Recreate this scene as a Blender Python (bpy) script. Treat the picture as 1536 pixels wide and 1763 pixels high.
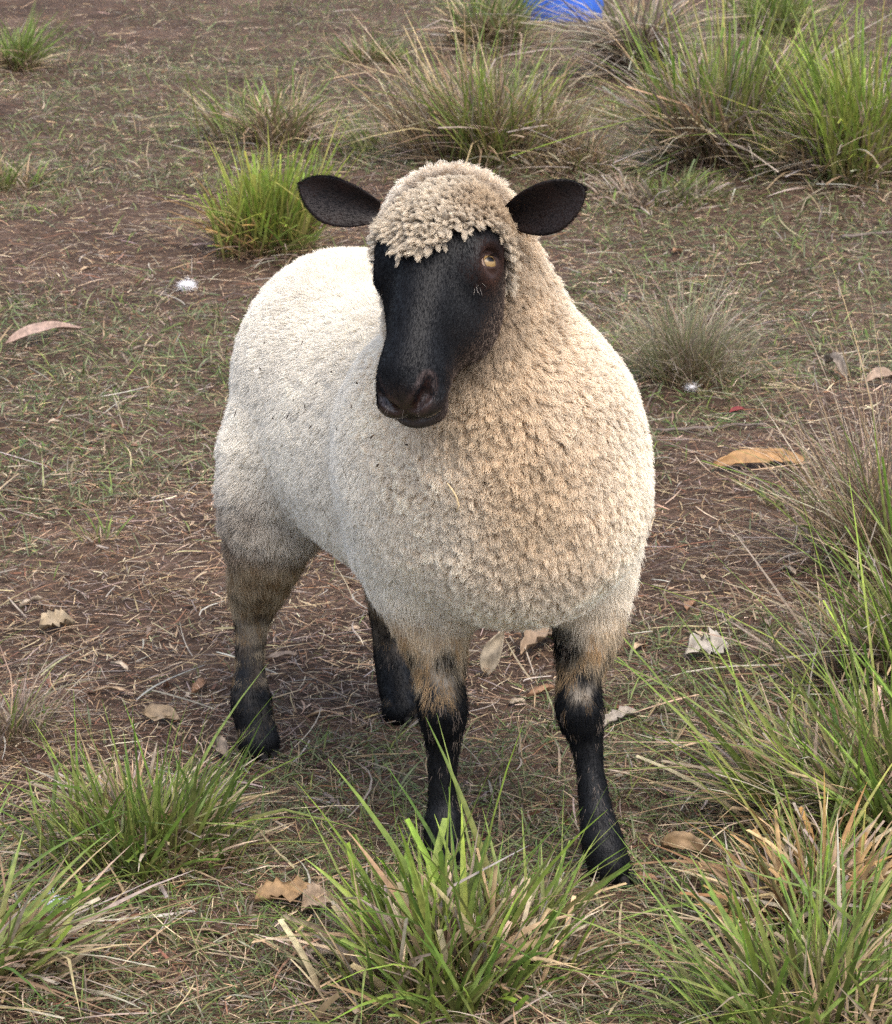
import bpy, math, os
import numpy as np
from mathutils import Vector, Matrix
import random

for o in list(bpy.data.objects):
    bpy.data.objects.remove(o, do_unlink=True)
scene = bpy.context.scene
COL = scene.collection
R = math.radians

# ------------------------------------------------------------------ camera
CAM_H, PITCH, FPX, PW, PH = 1.45, R(17.0), 4500.0, 1536, 1763
cam_data = bpy.data.cameras.new("camera")
cam = bpy.data.objects.new("camera", cam_data)
COL.objects.link(cam)
cam.location = (0, 0, CAM_H)
cam.rotation_euler = (math.pi / 2 - PITCH, 0, 0)
cam_data.sensor_fit = 'VERTICAL'
cam_data.sensor_height = 36.0
cam_data.sensor_width = 36.0
cam_data.lens = FPX / PH * 36.0
cam_data.clip_start = 0.05
cam_data.clip_end = 2000
cam_data.dof.use_dof = True
cam_data.dof.focus_distance = 3.2
cam_data.dof.aperture_fstop = 26.0
scene.camera = cam

# ------------------------------------------------------------------ sky and sun
SUN_EL, SUN_AZ = R(58), R(152)        # azimuth measured from +Y (behind the sheep) towards +X
world = bpy.data.worlds.new("World")
scene.world = world
world.use_nodes = True
wn = world.node_tree
wn.nodes.clear()
sky = wn.nodes.new('ShaderNodeTexSky')
sky.sky_type = 'NISHITA'
sky.sun_disc = False
sky.sun_elevation = SUN_EL
sky.sun_rotation = SUN_AZ
sky.air_density = 1.0
sky.dust_density = 4.0
sky.ozone_density = 1.0
bg = wn.nodes.new('ShaderNodeBackground')
bg.inputs['Strength'].default_value = 0.15
wo = wn.nodes.new('ShaderNodeOutputWorld')
veil = wn.nodes.new('ShaderNodeHueSaturation')          # thin high cloud: a whiter sky
veil.inputs['Saturation'].default_value = 0.75
wn.links.new(sky.outputs[0], veil.inputs['Color'])
wn.links.new(veil.outputs[0], bg.inputs[0])
wn.links.new(bg.outputs[0], wo.inputs[0])
sun_data = bpy.data.lights.new("sun", 'SUN')
sun_data.energy = 0.90
sun_data.angle = R(45)
sun_data.color = (1.0, 0.94, 0.85)
sun = bpy.data.objects.new("sun", sun_data)
COL.objects.link(sun)
sd = Vector((math.sin(SUN_AZ) * math.cos(SUN_EL), math.cos(SUN_AZ) * math.cos(SUN_EL), math.sin(SUN_EL)))
sun.rotation_euler = sd.to_track_quat('Z', 'Y').to_euler()
sun.location = sd * 30
scene.view_settings.view_transform = 'Standard'
scene.view_settings.look = 'None'
scene.view_settings.gamma = 1.0
scene.view_settings.exposure = 1.45
scene.view_settings.use_curve_mapping = False
scene.cycles.use_denoising = False       # fibres and litter stay crisp; the grain left reads as sensor noise
scene.cycles.max_bounces = 12
scene.cycles.diffuse_bounces = 8
scene.cycles.glossy_bounces = 3
scene.cycles.transmission_bounces = 4
scene.cycles.transparent_max_bounces = 6
scene.cycles_curves.shape = 'RIBBONS'
scene.cycles_curves.subdivisions = 1

# ------------------------------------------------------------------ pixel helpers
CP, SP = math.cos(PITCH), math.sin(PITCH)


def ray(u, v):
    x, yd = (u - PW / 2) / FPX, (v - PH / 2) / FPX
    return np.array([x, CP - yd * SP, -SP - yd * CP])


def P(u, v, Y):
    d = ray(u, v)
    t = Y / d[1]
    return np.array([0, 0, CAM_H]) + d * t


def G(u, v, z=0.0):
    d = ray(u, v)
    t = (z - CAM_H) / d[2]
    return np.array([0, 0, CAM_H]) + d * t


def proj(p):
    p = np.asarray(p, float) - np.array([0, 0, CAM_H])
    zz = p[..., 1] * CP - p[..., 2] * SP
    yy = p[..., 1] * SP + p[..., 2] * CP
    return np.stack([PW / 2 + FPX * p[..., 0] / zz, PH / 2 - FPX * yy / zz], -1)


# ------------------------------------------------------------------ generic helpers
def lab(o, label=None, cat=None, group=None, kind=None):
    if label: o["label"] = label
    if cat: o["category"] = cat
    if group: o["group"] = group
    if kind: o["kind"] = kind
    return o


def empty(name, loc):
    o = bpy.data.objects.new(name, None)
    o.empty_display_size = 0.05
    COL.objects.link(o)
    o.location = loc
    return o


def mesh_np(name, V, F, mat=None, parent=None, smooth=True, attrs=None, loc=None):
    """V (n,3), F (m,3) or (m,4) arrays -> mesh object"""
    me = bpy.data.meshes.new(name)
    V = np.ascontiguousarray(V, np.float32)
    F = np.ascontiguousarray(F, np.int32)
    k = F.shape[1]
    me.vertices.add(len(V))
    me.vertices.foreach_set('co', V.ravel())
    me.loops.add(F.size)
    me.loops.foreach_set('vertex_index', F.ravel())
    me.polygons.add(len(F))
    me.polygons.foreach_set('loop_start', np.arange(0, F.size, k, dtype=np.int32))
    me.polygons.foreach_set('loop_total', np.full(len(F), k, np.int32))
    me.polygons.foreach_set('use_smooth', np.full(len(F), smooth, bool))
    for an, arr in (attrs or {}).items():
        at = me.attributes.new(an, 'FLOAT_COLOR', 'POINT')
        c = np.ones((len(V), 4), np.float32)
        c[:, :3] = arr
        at.data.foreach_set('color', c.ravel())
    me.update()
    me.validate()
    if mat: me.materials.append(mat)
    o = bpy.data.objects.new(name, me)
    COL.objects.link(o)
    if parent: o.parent = parent
    if loc is not None: o.location = loc
    return o


def curves_np(name, pts, rad, mat, parent=None, col=None):
    """pts (n,k,3), rad (n,k), col (n,3) -> Curves object (hair)"""
    n, k, _ = pts.shape
    cu = bpy.data.hair_curves.new(name)
    cu.add_curves([k] * n)
    cu.attributes['position'].data.foreach_set('vector', np.ascontiguousarray(pts, np.float32).ravel())
    ra = cu.attributes.get('radius') or cu.attributes.new('radius', 'FLOAT', 'POINT')
    ra.data.foreach_set('value', np.ascontiguousarray(rad, np.float32).ravel())
    if col is not None:
        at = cu.attributes.new('tint', 'FLOAT_COLOR', 'POINT')
        c = np.ones((n, k, 4), np.float32)
        c[..., :3] = col[:, None, :] if col.ndim == 2 else col
        at.data.foreach_set('color', c.ravel())
    cu.materials.append(mat)
    o = bpy.data.objects.new(name, cu)
    COL.objects.link(o)
    if parent: o.parent = parent
    return o


class NT:
    """tiny node-tree helper"""
    def __init__(s, name):
        s.m = bpy.data.materials.new(name)
        s.m.use_nodes = True
        s.t = s.m.node_tree
        s.b = s.t.nodes['Principled BSDF']
        s.out = s.t.nodes['Material Output']

    def n(s, typ, **kw):
        nd = s.t.nodes.new(typ)
        for k, v in kw.items():
            if k.startswith('i_'):
                nd.inputs[k[2:].replace('_', ' ')].default_value = v
            else:
                setattr(nd, k, v)
        return nd

    def l(s, a, b):
        s.t.links.new(a, b)

    def ramp(s, stops, fac):
        r = s.n('ShaderNodeValToRGB')
        e = r.color_ramp.elements
        e[0].position, e[0].color = stops[0][0], (*stops[0][1], 1)
        e[1].position, e[1].color = stops[-1][0], (*stops[-1][1], 1)
        for p, c in stops[1:-1]:
            x = e.new(p); x.color = (*c, 1)
        s.l(fac, r.inputs[0])
        return r.outputs[0]

    def mix(s, a, b, fac, mode='MIX'):
        m = s.n('ShaderNodeMix', data_type='RGBA', blend_type=mode)
        for sock, v in ((m.inputs[6], a), (m.inputs[7], b), (m.inputs[0], fac)):
            if isinstance(v, (int, float)): sock.default_value = v
            elif isinstance(v, tuple): sock.default_value = (*v, 1)
            else: s.l(v, sock)
        return m.outputs[2]


rng = np.random.default_rng(11)


# value noise on points (vectorised, several octaves)
def _hash(ix, iy, iz, seed):
    h = (ix * 374761393 + iy * 668265263 + iz * 2147483647 + seed * 1274126177) & 0xFFFFFFFF
    h = ((h ^ (h >> 13)) * 1274126177) & 0xFFFFFFFF
    h = (h ^ (h >> 16)) & 0xFFFFFFFF
    return h.astype(np.float64) / 4294967295.0


def vnoise(p, scale, seed=0, octaves=1):
    p = np.asarray(p, float)
    if p.shape[-1] == 2:
        p = np.concatenate([p, np.zeros(p.shape[:-1] + (1,))], -1)
    out = 0; amp = 1; tot = 0
    for o in range(octaves):
        q = p * scale * (2 ** o) + 1000.0
        i = np.floor(q).astype(np.int64); f = q - i; f = f * f * (3 - 2 * f)
        r = 0
        for dx in (0, 1):
            for dy in (0, 1):
                for dz in (0, 1):
                    w = (f[..., 0] if dx else 1 - f[..., 0]) * (f[..., 1] if dy else 1 - f[..., 1]) * (f[..., 2] if dz else 1 - f[..., 2])
                    r = r + w * _hash(i[..., 0] + dx, i[..., 1] + dy, i[..., 2] + dz, seed + o * 17)
        out = out + amp * r; tot += amp; amp *= 0.5
    return out / tot


def sstep(a, b, x):
    t = np.clip((x - a) / (b - a), 0, 1)
    return t * t * (3 - 2 * t)


def nrm(v):
    return v / np.maximum(np.linalg.norm(v, axis=-1, keepdims=True), 1e-9)
# ================================================================== SHEEP
# body frame: a = forward (towards camera and image right), b = the sheep's left, c = up
SO = np.array([-0.034, 3.356, 0.0])
SH = np.array([0.505, -0.863, 0.0]); SH /= np.linalg.norm(SH)
SS = np.array([-SH[1], SH[0], 0.0])


def F3(a, b, c):
    return SO + SH * a + SS * b + np.array([0, 0, c])


def sd_rc(p, a, b, r1, r2):
    a = np.asarray(a); b = np.asarray(b)
    ba = b - a
    h = np.clip(((p - a) @ ba) / (ba @ ba), 0, 1)
    d = p - a - h[..., None] * ba
    return np.sqrt((d * d).sum(-1)) - (r1 + (r2 - r1) * h)


def sd_el(p, c, rad, M=None):
    q = p - np.asarray(c)
    if M is not None:
        q = q @ M.T
    q1 = q / np.asarray(rad)
    q2 = q1 / np.asarray(rad)
    k0 = np.sqrt((q1 * q1).sum(-1)); k1 = np.sqrt((q2 * q2).sum(-1))
    return k0 * (k0 - 1.0) / np.maximum(k1, 1e-6)


def smin(a, b, k):
    h = np.maximum(k - np.abs(a - b), 0) / k
    return np.minimum(a, b) - h * h * k * 0.25


def smax(a, b, k):
    return -smin(-a, -b, k)


MB = np.stack([SH, SS, np.array([0, 0, 1.0])])      # rows: world -> body axes

# legs, from the hoof up: (pixel u, v, world Y, radius)
gFR, gFL, gHL, gHR = G(1046, 1512), G(766, 1488), G(446, 1296), G(690, 1236)


def leg_pts(spec):
    q = np.array([[*P(u, v, Y), r] for (u, v, Y, r) in spec])
    out = []
    for i in range(len(q) - 1):                  # Catmull-Rom through the joints
        p0, p1, p2, p3 = q[max(i - 1, 0)], q[i], q[i + 1], q[min(i + 2, len(q) - 1)]
        for t in np.arange(3) / 3:
            out.append(.5 * (2 * p1 + (p2 - p0) * t + (2 * p0 - 5 * p1 + 4 * p2 - p3) * t * t + (3 * p1 - p0 - 3 * p2 + p3) * t ** 3))
    out.append(q[-1])
    return [(x[:3], x[3]) for x in out]


YFR, YFL, YHL, YHR = gFR[1], gFL[1], gHL[1], gHR[1]
LEG_FR = leg_pts([(1008, 950, YFR + .13, .070), (1012, 1070, YFR + .10, .046), (998, 1165, YFR + .080, .0290),
                  (998, 1222, YFR + .062, .0310), (1008, 1268, YFR + .062, .0230), (1016, 1325, YFR + .05, .0180), (1026, 1395, YFR + .03, .0215),
                  (1036, 1445, YFR + .005, .027), (1050, 1490, YFR - .01, .027)])
LEG_FL = leg_pts([(735, 960, YFL + .07, .085), (745, 1070, YFL + .05, .050), (757, 1160, YFL + .03, .0315),
                  (762, 1222, YFL + .010, .0320), (763, 1275, YFL + .018, .0230), (762, 1330, YFL + .015, .0185), (762, 1385, YFL + .01, .0195),
                  (764, 1425, YFL + .00, .026), (766, 1465, YFL - .01, .026)])
LEG_HL = leg_pts([(492, 790, YHL - .00, .092), (462, 940, YHL - .02, .056), (441, 1022, YHL + .045, .0370), (433, 1085, YHL + .055, .0235),
                  (430, 1150, YHL + .04, .0215), (432, 1205, YHL + .015, .0295), (440, 1250, YHL + .00, .028), (446, 1278, YHL - .01, .030)])
LEG_HR = leg_pts([(690, 790, YHR - .00, .092), (690, 920, YHR - .02, .056), (672, 1020, YHR + .04, .036), (668, 1085, YHR + .05, .0245),
                  (672, 1130, YHR + .04, .0245), (684, 1180, YHR + .02, .029), (688, 1205, YHR + .00, .026), (690, 1222, YHR - .01, .028)])

# head frame
POLL = P(757, 320, 3.02)
MUZ = P(667, 692, 2.82)
HN = (MUZ - POLL) / np.linalg.norm(MUZ - POLL)
HLEN = np.linalg.norm(MUZ - POLL)
HL_ = np.array([.82, -.72, -.18])
HL_ = HL_ - HN * (HL_ @ HN); HL_ /= np.linalg.norm(HL_)
HD = np.cross(HL_, HN)
if HD[1] > 0: HD = -HD                       # dorsal side of the face looks at the camera
MH = np.stack([HN, HL_, HD])
print('head len', HLEN, HN, HL_, HD)


HS = .925


def H3(t, l, d):
    return POLL + (HN * t + HL_ * l + HD * d) * HS


NECK_TOP = P(776, 424, 3.10)


EYE = (.098, .0675, -.038)                    # head frame (t, l, d), left eye
EO = nrm(np.array([-.05, .86, .50]))
E1 = np.array([.45, .0, 1.0]); E1 = nrm(E1 - EO * (E1 @ EO))
E2 = np.cross(EO, E1)


def sdf_torso(p):
    d = sd_el(p, F3(-.02, 0, .522), (.36, .160, .196), MB)
    d = smin(d, sd_el(p, F3(.235, 0.004, .548), (.155, .164, .192), MB), .09)
    d = smin(d, sd_el(p, F3(-.27, 0.035, .555), (.160, .140, .168), MB), .09)
    # neck
    for sg in (1, -1):                                   # shoulder blades
        d = smin(d, sd_el(p, F3(.160, sg * .104, .552), (.118, .086, .160), MB), .032)
    d = smin(d, sd_rc(p, F3(.24, .0, .60), NECK_TOP, .124, .087), .040)
    d = smin(d, sd_rc(p, F3(.28, .01, .50), P(800, 600, 3.05), .118, .080), .05)
    return d


def sdf_body(p):
    d = sdf_torso(p)
    for L, k in ((LEG_FR, .05), (LEG_FL, .05), (LEG_HL, .038), (LEG_HR, .038)):
        e = None
        for (a, r1), (b, r2) in zip(L[:-1], L[1:]):
            x = sd_rc(p, a, b, r1, r2)
            e = x if e is None else np.minimum(e, x)
        d = smin(d, e, k)
    return d


def sdf_head(p):
    q = (p - POLL) @ MH.T / HS               # t, l, d

    def el(c, r):
        return sd_el(q, np.array(c), r)

    def rc(a, b, r1, r2):
        return sd_rc(q, np.array(a), np.array(b), r1, r2)
    qa = q.copy(); qa[..., 1] = np.abs(qa[..., 1])
    d = el((.055, 0, -.055), (.085, .074, .068))                       # cranium
    d = smin(d, rc((.085, 0, -.030), (.250, 0, -.034), .052, .0320), .03)   # roman nose
    d = smin(d, sd_el(qa, np.array([.092, .056, -.034]), (.040, .031, .030)), .025)   # brow / orbit
    d = smin(d, sd_el(qa, np.array([.130, .041, -.085]), (.070, .031, .050)), .03)  # cheek
    d = smin(d, rc((.13, 0, -.095), (.262, 0, -.070), .048, .026), .03)   # jaw
    d = smin(d, el((.255, 0, -.048), (.042, .0405, .040)), .025)         # muzzle
    d = smin(d, sd_el(qa, np.array([.275, .018, -.046]), (.022, .022, .026)), .012)  # nostril wings
    d = smin(d, sd_el(qa, np.array([.282, .020, -.056]), (.023, .025, .018)), .008)
    d = smin(d, el((.278, 0, -.082), (.026, .036, .018)), .010)         # lower lip / chin
    # eye socket and lids
    e0 = np.array(EYE)
    d = smax(d, -sd_el(qa, e0 + EO * .014, (.017, .015, .016)), .012)
    lid = np.sqrt(((qa - e0) ** 2).sum(-1)) - .0147
    qe = (qa - e0 - EO * .0125)
    op = sd_el(np.stack([qe @ E1, qe @ E2, qe @ EO], -1), np.zeros(3), (.0130, .0070, .014))
    d = smin(d, smax(lid, -op, .002), .006)
    # nostrils (comma shaped)
    d = smax(d, -sd_rc(qa, np.array([.275, .037, -.023]), np.array([.289, .030, -.033]), .0052, .0076), .005)
    d = smax(d, -sd_rc(qa, np.array([.289, .030, -.033]), np.array([.303, .014, -.043]), .0076, .0050), .005)
    d = smax(d, -sd_rc(qa, np.array([.303, .014, -.043]), np.array([.307, .0, -.048]), .0042, .0032), .004)
    # philtrum and mouth line
    d = smax(d, -rc((.307, 0, -.047), (.304, 0, -.068), .0026, .0026), .004)
    d = smax(d, -sd_rc(qa, np.array([.305, .0, -.072]), np.array([.286, .038, -.070]), .0032, .0034), .004)
    d = smax(d, -sd_rc(qa, np.array([.286, .038, -.070]), np.array([.238, .050, -.070]), .0034, .0026), .004)
    return d * HS


def surface_nets(fn, lo, hi, h):
    ns = [int(math.ceil((hi[i] - lo[i]) / h)) + 1 for i in range(3)]
    ax = [lo[i] + h * np.arange(ns[i]) for i in range(3)]
    f = np.empty(ns, np.float32)
    B = 8
    nb = [-(-n // B) for n in ns]
    bc = np.stack(np.meshgrid(*[lo[i] + h * (np.arange(nb[i]) * B + (B - 1) / 2) for i in range(3)], indexing='ij'), -1)
    fb = fn(bc.reshape(-1, 3)).reshape(nb)
    near = np.abs(fb) < h * B * 1.25 + .004
    f[:] = np.repeat(np.repeat(np.repeat(fb, B, 0), B, 1), B, 2)[:ns[0], :ns[1], :ns[2]]
    off = np.stack(np.meshgrid(*[np.arange(B)] * 3, indexing='ij'), -1).reshape(-1, 3)
    ij = np.argwhere(near)
    for k0 in range(0, len(ij), 400):
        g = (ij[k0:k0 + 400, None, :] * B + off[None]).reshape(-1, 3)
        g = g[(g < np.array(ns)).all(1)]
        f[tuple(g.T)] = fn(np.array(lo) + h * g)
    ins = f < 0
    c = np.zeros(tuple(n - 1 for n in ns), np.int8)
    for dx in (0, 1):
        for dy in (0, 1):
            for dz in (0, 1):
                c += ins[dx:ns[0] - 1 + dx, dy:ns[1] - 1 + dy, dz:ns[2] - 1 + dz]
    act = (c > 0) & (c < 8)
    idx = np.full(c.shape, -1, np.int64)
    ijk = np.argwhere(act)
    idx[act] = np.arange(len(ijk))
    acc = np.zeros((len(ijk), 3)); cnt = np.zeros(len(ijk))
    I, J, K = ijk.T
    corners = [(x, y, z) for x in (0, 1) for y in (0, 1) for z in (0, 1)]
    for a in corners:
        for axn in range(3):
            if a[axn] == 1: continue
            b = list(a); b[axn] = 1
            fa = f[I + a[0], J + a[1], K + a[2]]; fb = f[I + b[0], J + b[1], K + b[2]]
            m = (fa < 0) != (fb < 0)
            t = np.where(m, fa / np.where(m, fa - fb, 1), 0)
            pt = np.tile(np.array(a, float), (len(ijk), 1)); pt[:, axn] += t
            acc[m] += pt[m]; cnt[m] += 1
    V = np.array(lo) + h * (ijk + acc / cnt[:, None])
    quads = []
    for axn in range(3):
        u, w = (axn + 1) % 3, (axn + 2) % 3
        sl0 = [slice(1, -1)] * 3; sl1 = [slice(1, -1)] * 3
        sl0[axn] = slice(0, ns[axn] - 1); sl1[axn] = slice(1, ns[axn])
        s0, s1 = ins[tuple(sl0)], ins[tuple(sl1)]
        e = np.argwhere(s0 != s1)
        if not len(e): continue
        flip = s1[tuple(e.T)]
        base = e.copy(); base[:, u] += 1; base[:, w] += 1

        def cell(du, dw):
            q = base.copy(); q[:, u] += du; q[:, w] += dw
            return idx[tuple(q.T)]
        q = np.stack([cell(-1, -1), cell(0, -1), cell(0, 0), cell(-1, 0)], 1)
        q[flip] = q[flip][:, ::-1]
        quads.append(q)
    Q = np.concatenate(quads)
    Q = Q[(Q >= 0).all(1)]
    # two newton steps onto the surface
    for _ in range(2):
        e = 0.25 * h
        v0 = fn(V)
        g = np.stack([fn(V + np.eye(3)[i] * e) - fn(V - np.eye(3)[i] * e) for i in range(3)], 1) / (2 * e)
        step = np.clip(v0 / np.maximum((g * g).sum(1), .1), -h * .7, h * .7)
        V = V - g * step[:, None]
    return V, Q


def vnormals(V, Q):
    a = V[Q[:, 2]] - V[Q[:, 0]]; b = V[Q[:, 3]] - V[Q[:, 1]]
    fn = np.cross(a, b)
    N = np.zeros_like(V)
    for k in range(4):
        np.add.at(N, Q[:, k], fn)
    return nrm(N)


bV, bQ = surface_nets(sdf_body, (-.45, 2.6, -.02), (.45, 4.05, 1.05), .008)
hV, hQ = surface_nets(sdf_head, tuple(np.minimum(POLL, MUZ) - .13), tuple(np.maximum(POLL, MUZ) + .13), .0021)
print('sheep verts', len(bV), len(hV))


# ears: leaf-shaped cupped sheets with thickness
def make_ear(side):
    nu, nv = 22, 15
    if side > 0: root = P(880, 374, 3.035); tip = P(1001, 328, 2.99)
    else: root = P(650, 366, 3.085); tip = P(513, 318, 3.10)
    ax = tip - root; L = np.linalg.norm(ax); ax = ax / L
    face = np.array([0.0, -1.0, .12])                      # the hollow side looks at the camera
    face = face - ax * (face @ ax); face /= np.linalg.norm(face)
    wd = np.cross(face, ax)
    if wd[2] < 0: wd = -wd
    rows = []
    for sgn in (1, -1):
        for i in range(nu):
            s = i / (nu - 1)
            wm, sm, pw = (.0300, .50, .62) if side > 0 else (.0278, .48, .74)
            if s < sm: w = wm * (.50 + .50 * math.sin(math.pi / 2 * s / sm))
            else: w = wm * (1 - ((s - sm) / (1 - sm)) ** 2) ** pw + .0008
            for j in range(nv):
                x = -1 + 2 * j / (nv - 1)
                cup = .020 * (1 - s * .55) * (x * x - .6) * (w / .032)
                th = .0034 * (1 - .55 * s) * math.sqrt(max(0, 1 - x * x)) + .0004
                c = root + ax * (s * L) + wd * (w * x + -.004 * math.sin(math.pi * s)) \
                    + face * (cup + sgn * th + .008 * math.sin(math.pi * s) - .010 * s * s)
                rows.append(c)
    V = np.array(rows)
    Q = []
    for k in range(2):
        o = k * nu * nv
        for i in range(nu - 1):
            for j in range(nv - 1):
                q = [o + i * nv + j, o + i * nv + j + 1, o + (i + 1) * nv + j + 1, o + (i + 1) * nv + j]
                Q.append(q if k == 0 else q[::-1])
    o = nu * nv
    for i in range(nu - 1):
        for j in (0, nv - 1):
            q = [i * nv + j, (i + 1) * nv + j, o + (i + 1) * nv + j, o + i * nv + j]
            Q.append(q if j == 0 else q[::-1])
    for j in range(nv - 1):
        i = nu - 1
        Q.append([i * nv + j, i * nv + j + 1, o + i * nv + j + 1, o + i * nv + j])
    Q = np.array(Q)
    N = vnormals(V, Q)
    if (N[(nu // 2) * nv + nv // 2] @ face) < 0:
        Q = Q[:, ::-1]
    return V, Q
sheep = empty("sheep", tuple(SO))
lab(sheep, "black-faced sheep with thick cream fleece and black legs, looking at the camera", "sheep")


def loc(v):
    return v - SO


# ---- one continuous body mesh (trunk, legs, head, ears)
eV1, eQ1 = make_ear(1)
eV2, eQ2 = make_ear(-1)
n0, n1, n2 = len(bV), len(bV) + len(hV), len(bV) + len(hV) + len(eV1)
AV = np.concatenate([bV, hV, eV1, eV2])
AQ = np.concatenate([bQ, hQ + n0, eQ1 + n1, eQ2 + n2])
AN = np.concatenate([vnormals(bV, bQ), vnormals(hV, hQ), vnormals(eV1, eQ1), vnormals(eV2, eQ2)])
REG = np.concatenate([np.zeros(len(bV)), np.ones(len(hV)), np.full(len(eV1) + len(eV2), 2)]).astype(int)


def bcoord(p):
    q = p - SO
    return q @ SH, q @ SS, q[:, 2]


def hcoord(p):
    q = ((p - POLL) @ MH.T) / HS
    return q[:, 0], q[:, 1], q[:, 2]


THROAT, BRISK = P(875, 520, 3.00), P(905, 930, 2.93)


def tan_amount(p):
    ab = BRISK - THROAT
    t = np.clip(((p - THROAT) @ ab) / (ab @ ab), -.35, 1)
    d = np.linalg.norm(p - THROAT - t[:, None] * ab, axis=1)
    d = d + (vnoise(p, 9, 3, 2) - .5) * .09
    return 1 - sstep(.02, .185, d)


def is_front(p):
    a, b, c = bcoord(p)
    return a > 0.02


def leg_black(p):
    """0 = wool colour, 1 = black hair"""
    a, b, c = bcoord(p)
    n = (vnoise(p, 34, 5, 2) - .5)
    fr = 1 - sstep(.235, .300, c + n * .09)
    hi = 1 - sstep(.085, .245, c + n * .19)
    return np.where(a > .02, fr, hi)


def cap_mask(p):
    """woolly cap on the forehead, 1 inside"""
    t, l, d = hcoord(p)
    edge = .104 - 15. * np.maximum(l, 0) ** 2 - 15.0 * np.minimum(l, 0) ** 2
    edge = edge + (vnoise(p, 120, 8) - .5) * .018
    return sstep(.006, -.006, t - edge)


def face_black(p):
    """1 on the black bare face, 0 on the woolly back of the head"""
    t, l, d = hcoord(p)
    back = sstep(-.135, -.105, d + .25 * (t - .10) + (vnoise(p, 60, 9) - .5) * .03)
    top = sstep(.040, .060, t + (vnoise(p, 60, 10) - .5) * .02)
    return back * top


CREAM = np.array([.84, .78, .675])
WHITE = np.array([.83, .79, .71])
TAN = np.array([.58, .46, .32])
BROWN = np.array([.34, .22, .125])
BLACK = np.array([.0046, .0050, .0064])


def wool_color(p):
    t = tan_amount(p)[:, None]
    a, b, c = bcoord(p)
    wl = sstep(.05, -.10, b)[:, None] * sstep(.32, .12, a)[:, None]
    base = CREAM * (1 - wl) + WHITE * wl
    col = base * (1 - t * .80) + TAN * t * .80
    # dirty lower edges
    dirt = sstep(.40, .28, c)[:, None] * .45
    col = col * (1 - dirt) + np.array([.52, .40, .27]) * dirt
    hind = (sstep(-.12, -.22, a) * sstep(.50, .30, c) * (vnoise(p, 26, 12, 2) * 1.2))[:, None]
    hind = np.clip(hind * 1.25, 0, .92)
    col = col * (1 - hind) + np.array([.20, .15, .11]) * hind
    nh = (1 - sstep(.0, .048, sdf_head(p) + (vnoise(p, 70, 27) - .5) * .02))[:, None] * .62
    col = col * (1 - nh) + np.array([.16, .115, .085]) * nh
    g = (vnoise(p, 14, 21, 3) - .5)[:, None]
    return np.clip(col * (1 + .26 * g), 0, .9)


def skin_color():
    c = np.zeros_like(AV)
    b = REG == 0
    lb = leg_black(AV[b])[:, None]
    c[b] = (wool_color(AV[b]) * .70) * (1 - lb) + BLACK * lb
    h = REG == 1
    fb = (face_black(AV[h]) * (1 - cap_mask(AV[h])))[:, None]
    c[h] = np.array([.40, .31, .22]) * (1 - fb) + BLACK * fb
    t, l, d = hcoord(AV[h])
    # bare skin round the eyes and the nose
    for sg in (1, -1):
        e = np.linalg.norm(np.stack([t - EYE[0], l - sg * EYE[1], d - EYE[2]], 1), axis=1)
        k = (1 - sstep(.015, .036, e))[:, None]
        c[h] = c[h] * (1 - k) + np.array([.034, .017, .013]) * k
    k = (sstep(.276, .294, t) * sstep(-.075, -.06, d))[:, None]
    c[h] = c[h] * (1 - k * .8) + np.array([.022, .0175, .0175]) * k * .8
    la = np.abs(l)
    lip = (sstep(.255, .275, t) * (1 - sstep(.004, .012, np.abs(d + .0770))))[:, None]
    c[h] = c[h] * (1 - lip * .8) + np.array([.060, .048, .046]) * lip * .8
    q = np.stack([t, la, d], 1)
    a_, b_ = np.array([.276, .037, -.024]), np.array([.303, .014, -.043])
    hh = np.clip(((q - a_) @ (b_ - a_)) / ((b_ - a_) @ (b_ - a_)), 0, 1)
    dn = np.linalg.norm(q - a_ - hh[:, None] * (b_ - a_), axis=1)
    ins = (1 - sstep(.0055, .0085, dn))[:, None]
    c[h] = c[h] * (1 - ins) + np.array([.020, .009, .008]) * ins
    ring = (1 - sstep(.002, .006, np.abs(dn - .0115)))[:, None] * .8
    c[h] = c[h] * (1 - ring) + np.array([.045, .029, .027]) * ring
    c[REG == 2] = np.array([.012, .008, .0075])
    return c


def mat_skin():
    m = NT("sheep_skin")
    at = m.n('ShaderNodeAttribute', attribute_name='tint')
    nz = m.n('ShaderNodeTexNoise', i_Scale=260.0, i_Detail=3.0)
    m.l(m.mix(at.outputs['Color'], m.mix(at.outputs['Color'], (.55, .5, .45), 1.0, 'MULTIPLY'), nz.outputs['Fac']), m.b.inputs['Base Color'])
    wt = m.n('ShaderNodeAttribute', attribute_name='wet')
    mr = m.n('ShaderNodeMapRange'); m.l(wt.outputs['Fac'], mr.inputs[0])
    mr.inputs['To Min'].default_value = .5; mr.inputs['To Max'].default_value = .30
    m.l(mr.outputs[0], m.b.inputs['Roughness'])
    ms = m.n('ShaderNodeMapRange'); m.l(wt.outputs['Fac'], ms.inputs[0])
    ms.inputs['To Min'].default_value = .2; ms.inputs['To Max'].default_value = .42
    m.l(ms.outputs[0], m.b.inputs['Specular IOR Level'])
    bp = m.n('ShaderNodeBump', i_Strength=.35, i_Distance=.0012)
    n2 = m.n('ShaderNodeTexVoronoi', i_Scale=420.0)
    m.l(n2.outputs['Distance'], bp.inputs['Height'])
    m.l(bp.outputs[0], m.b.inputs['Normal'])
    return m.m


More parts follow.
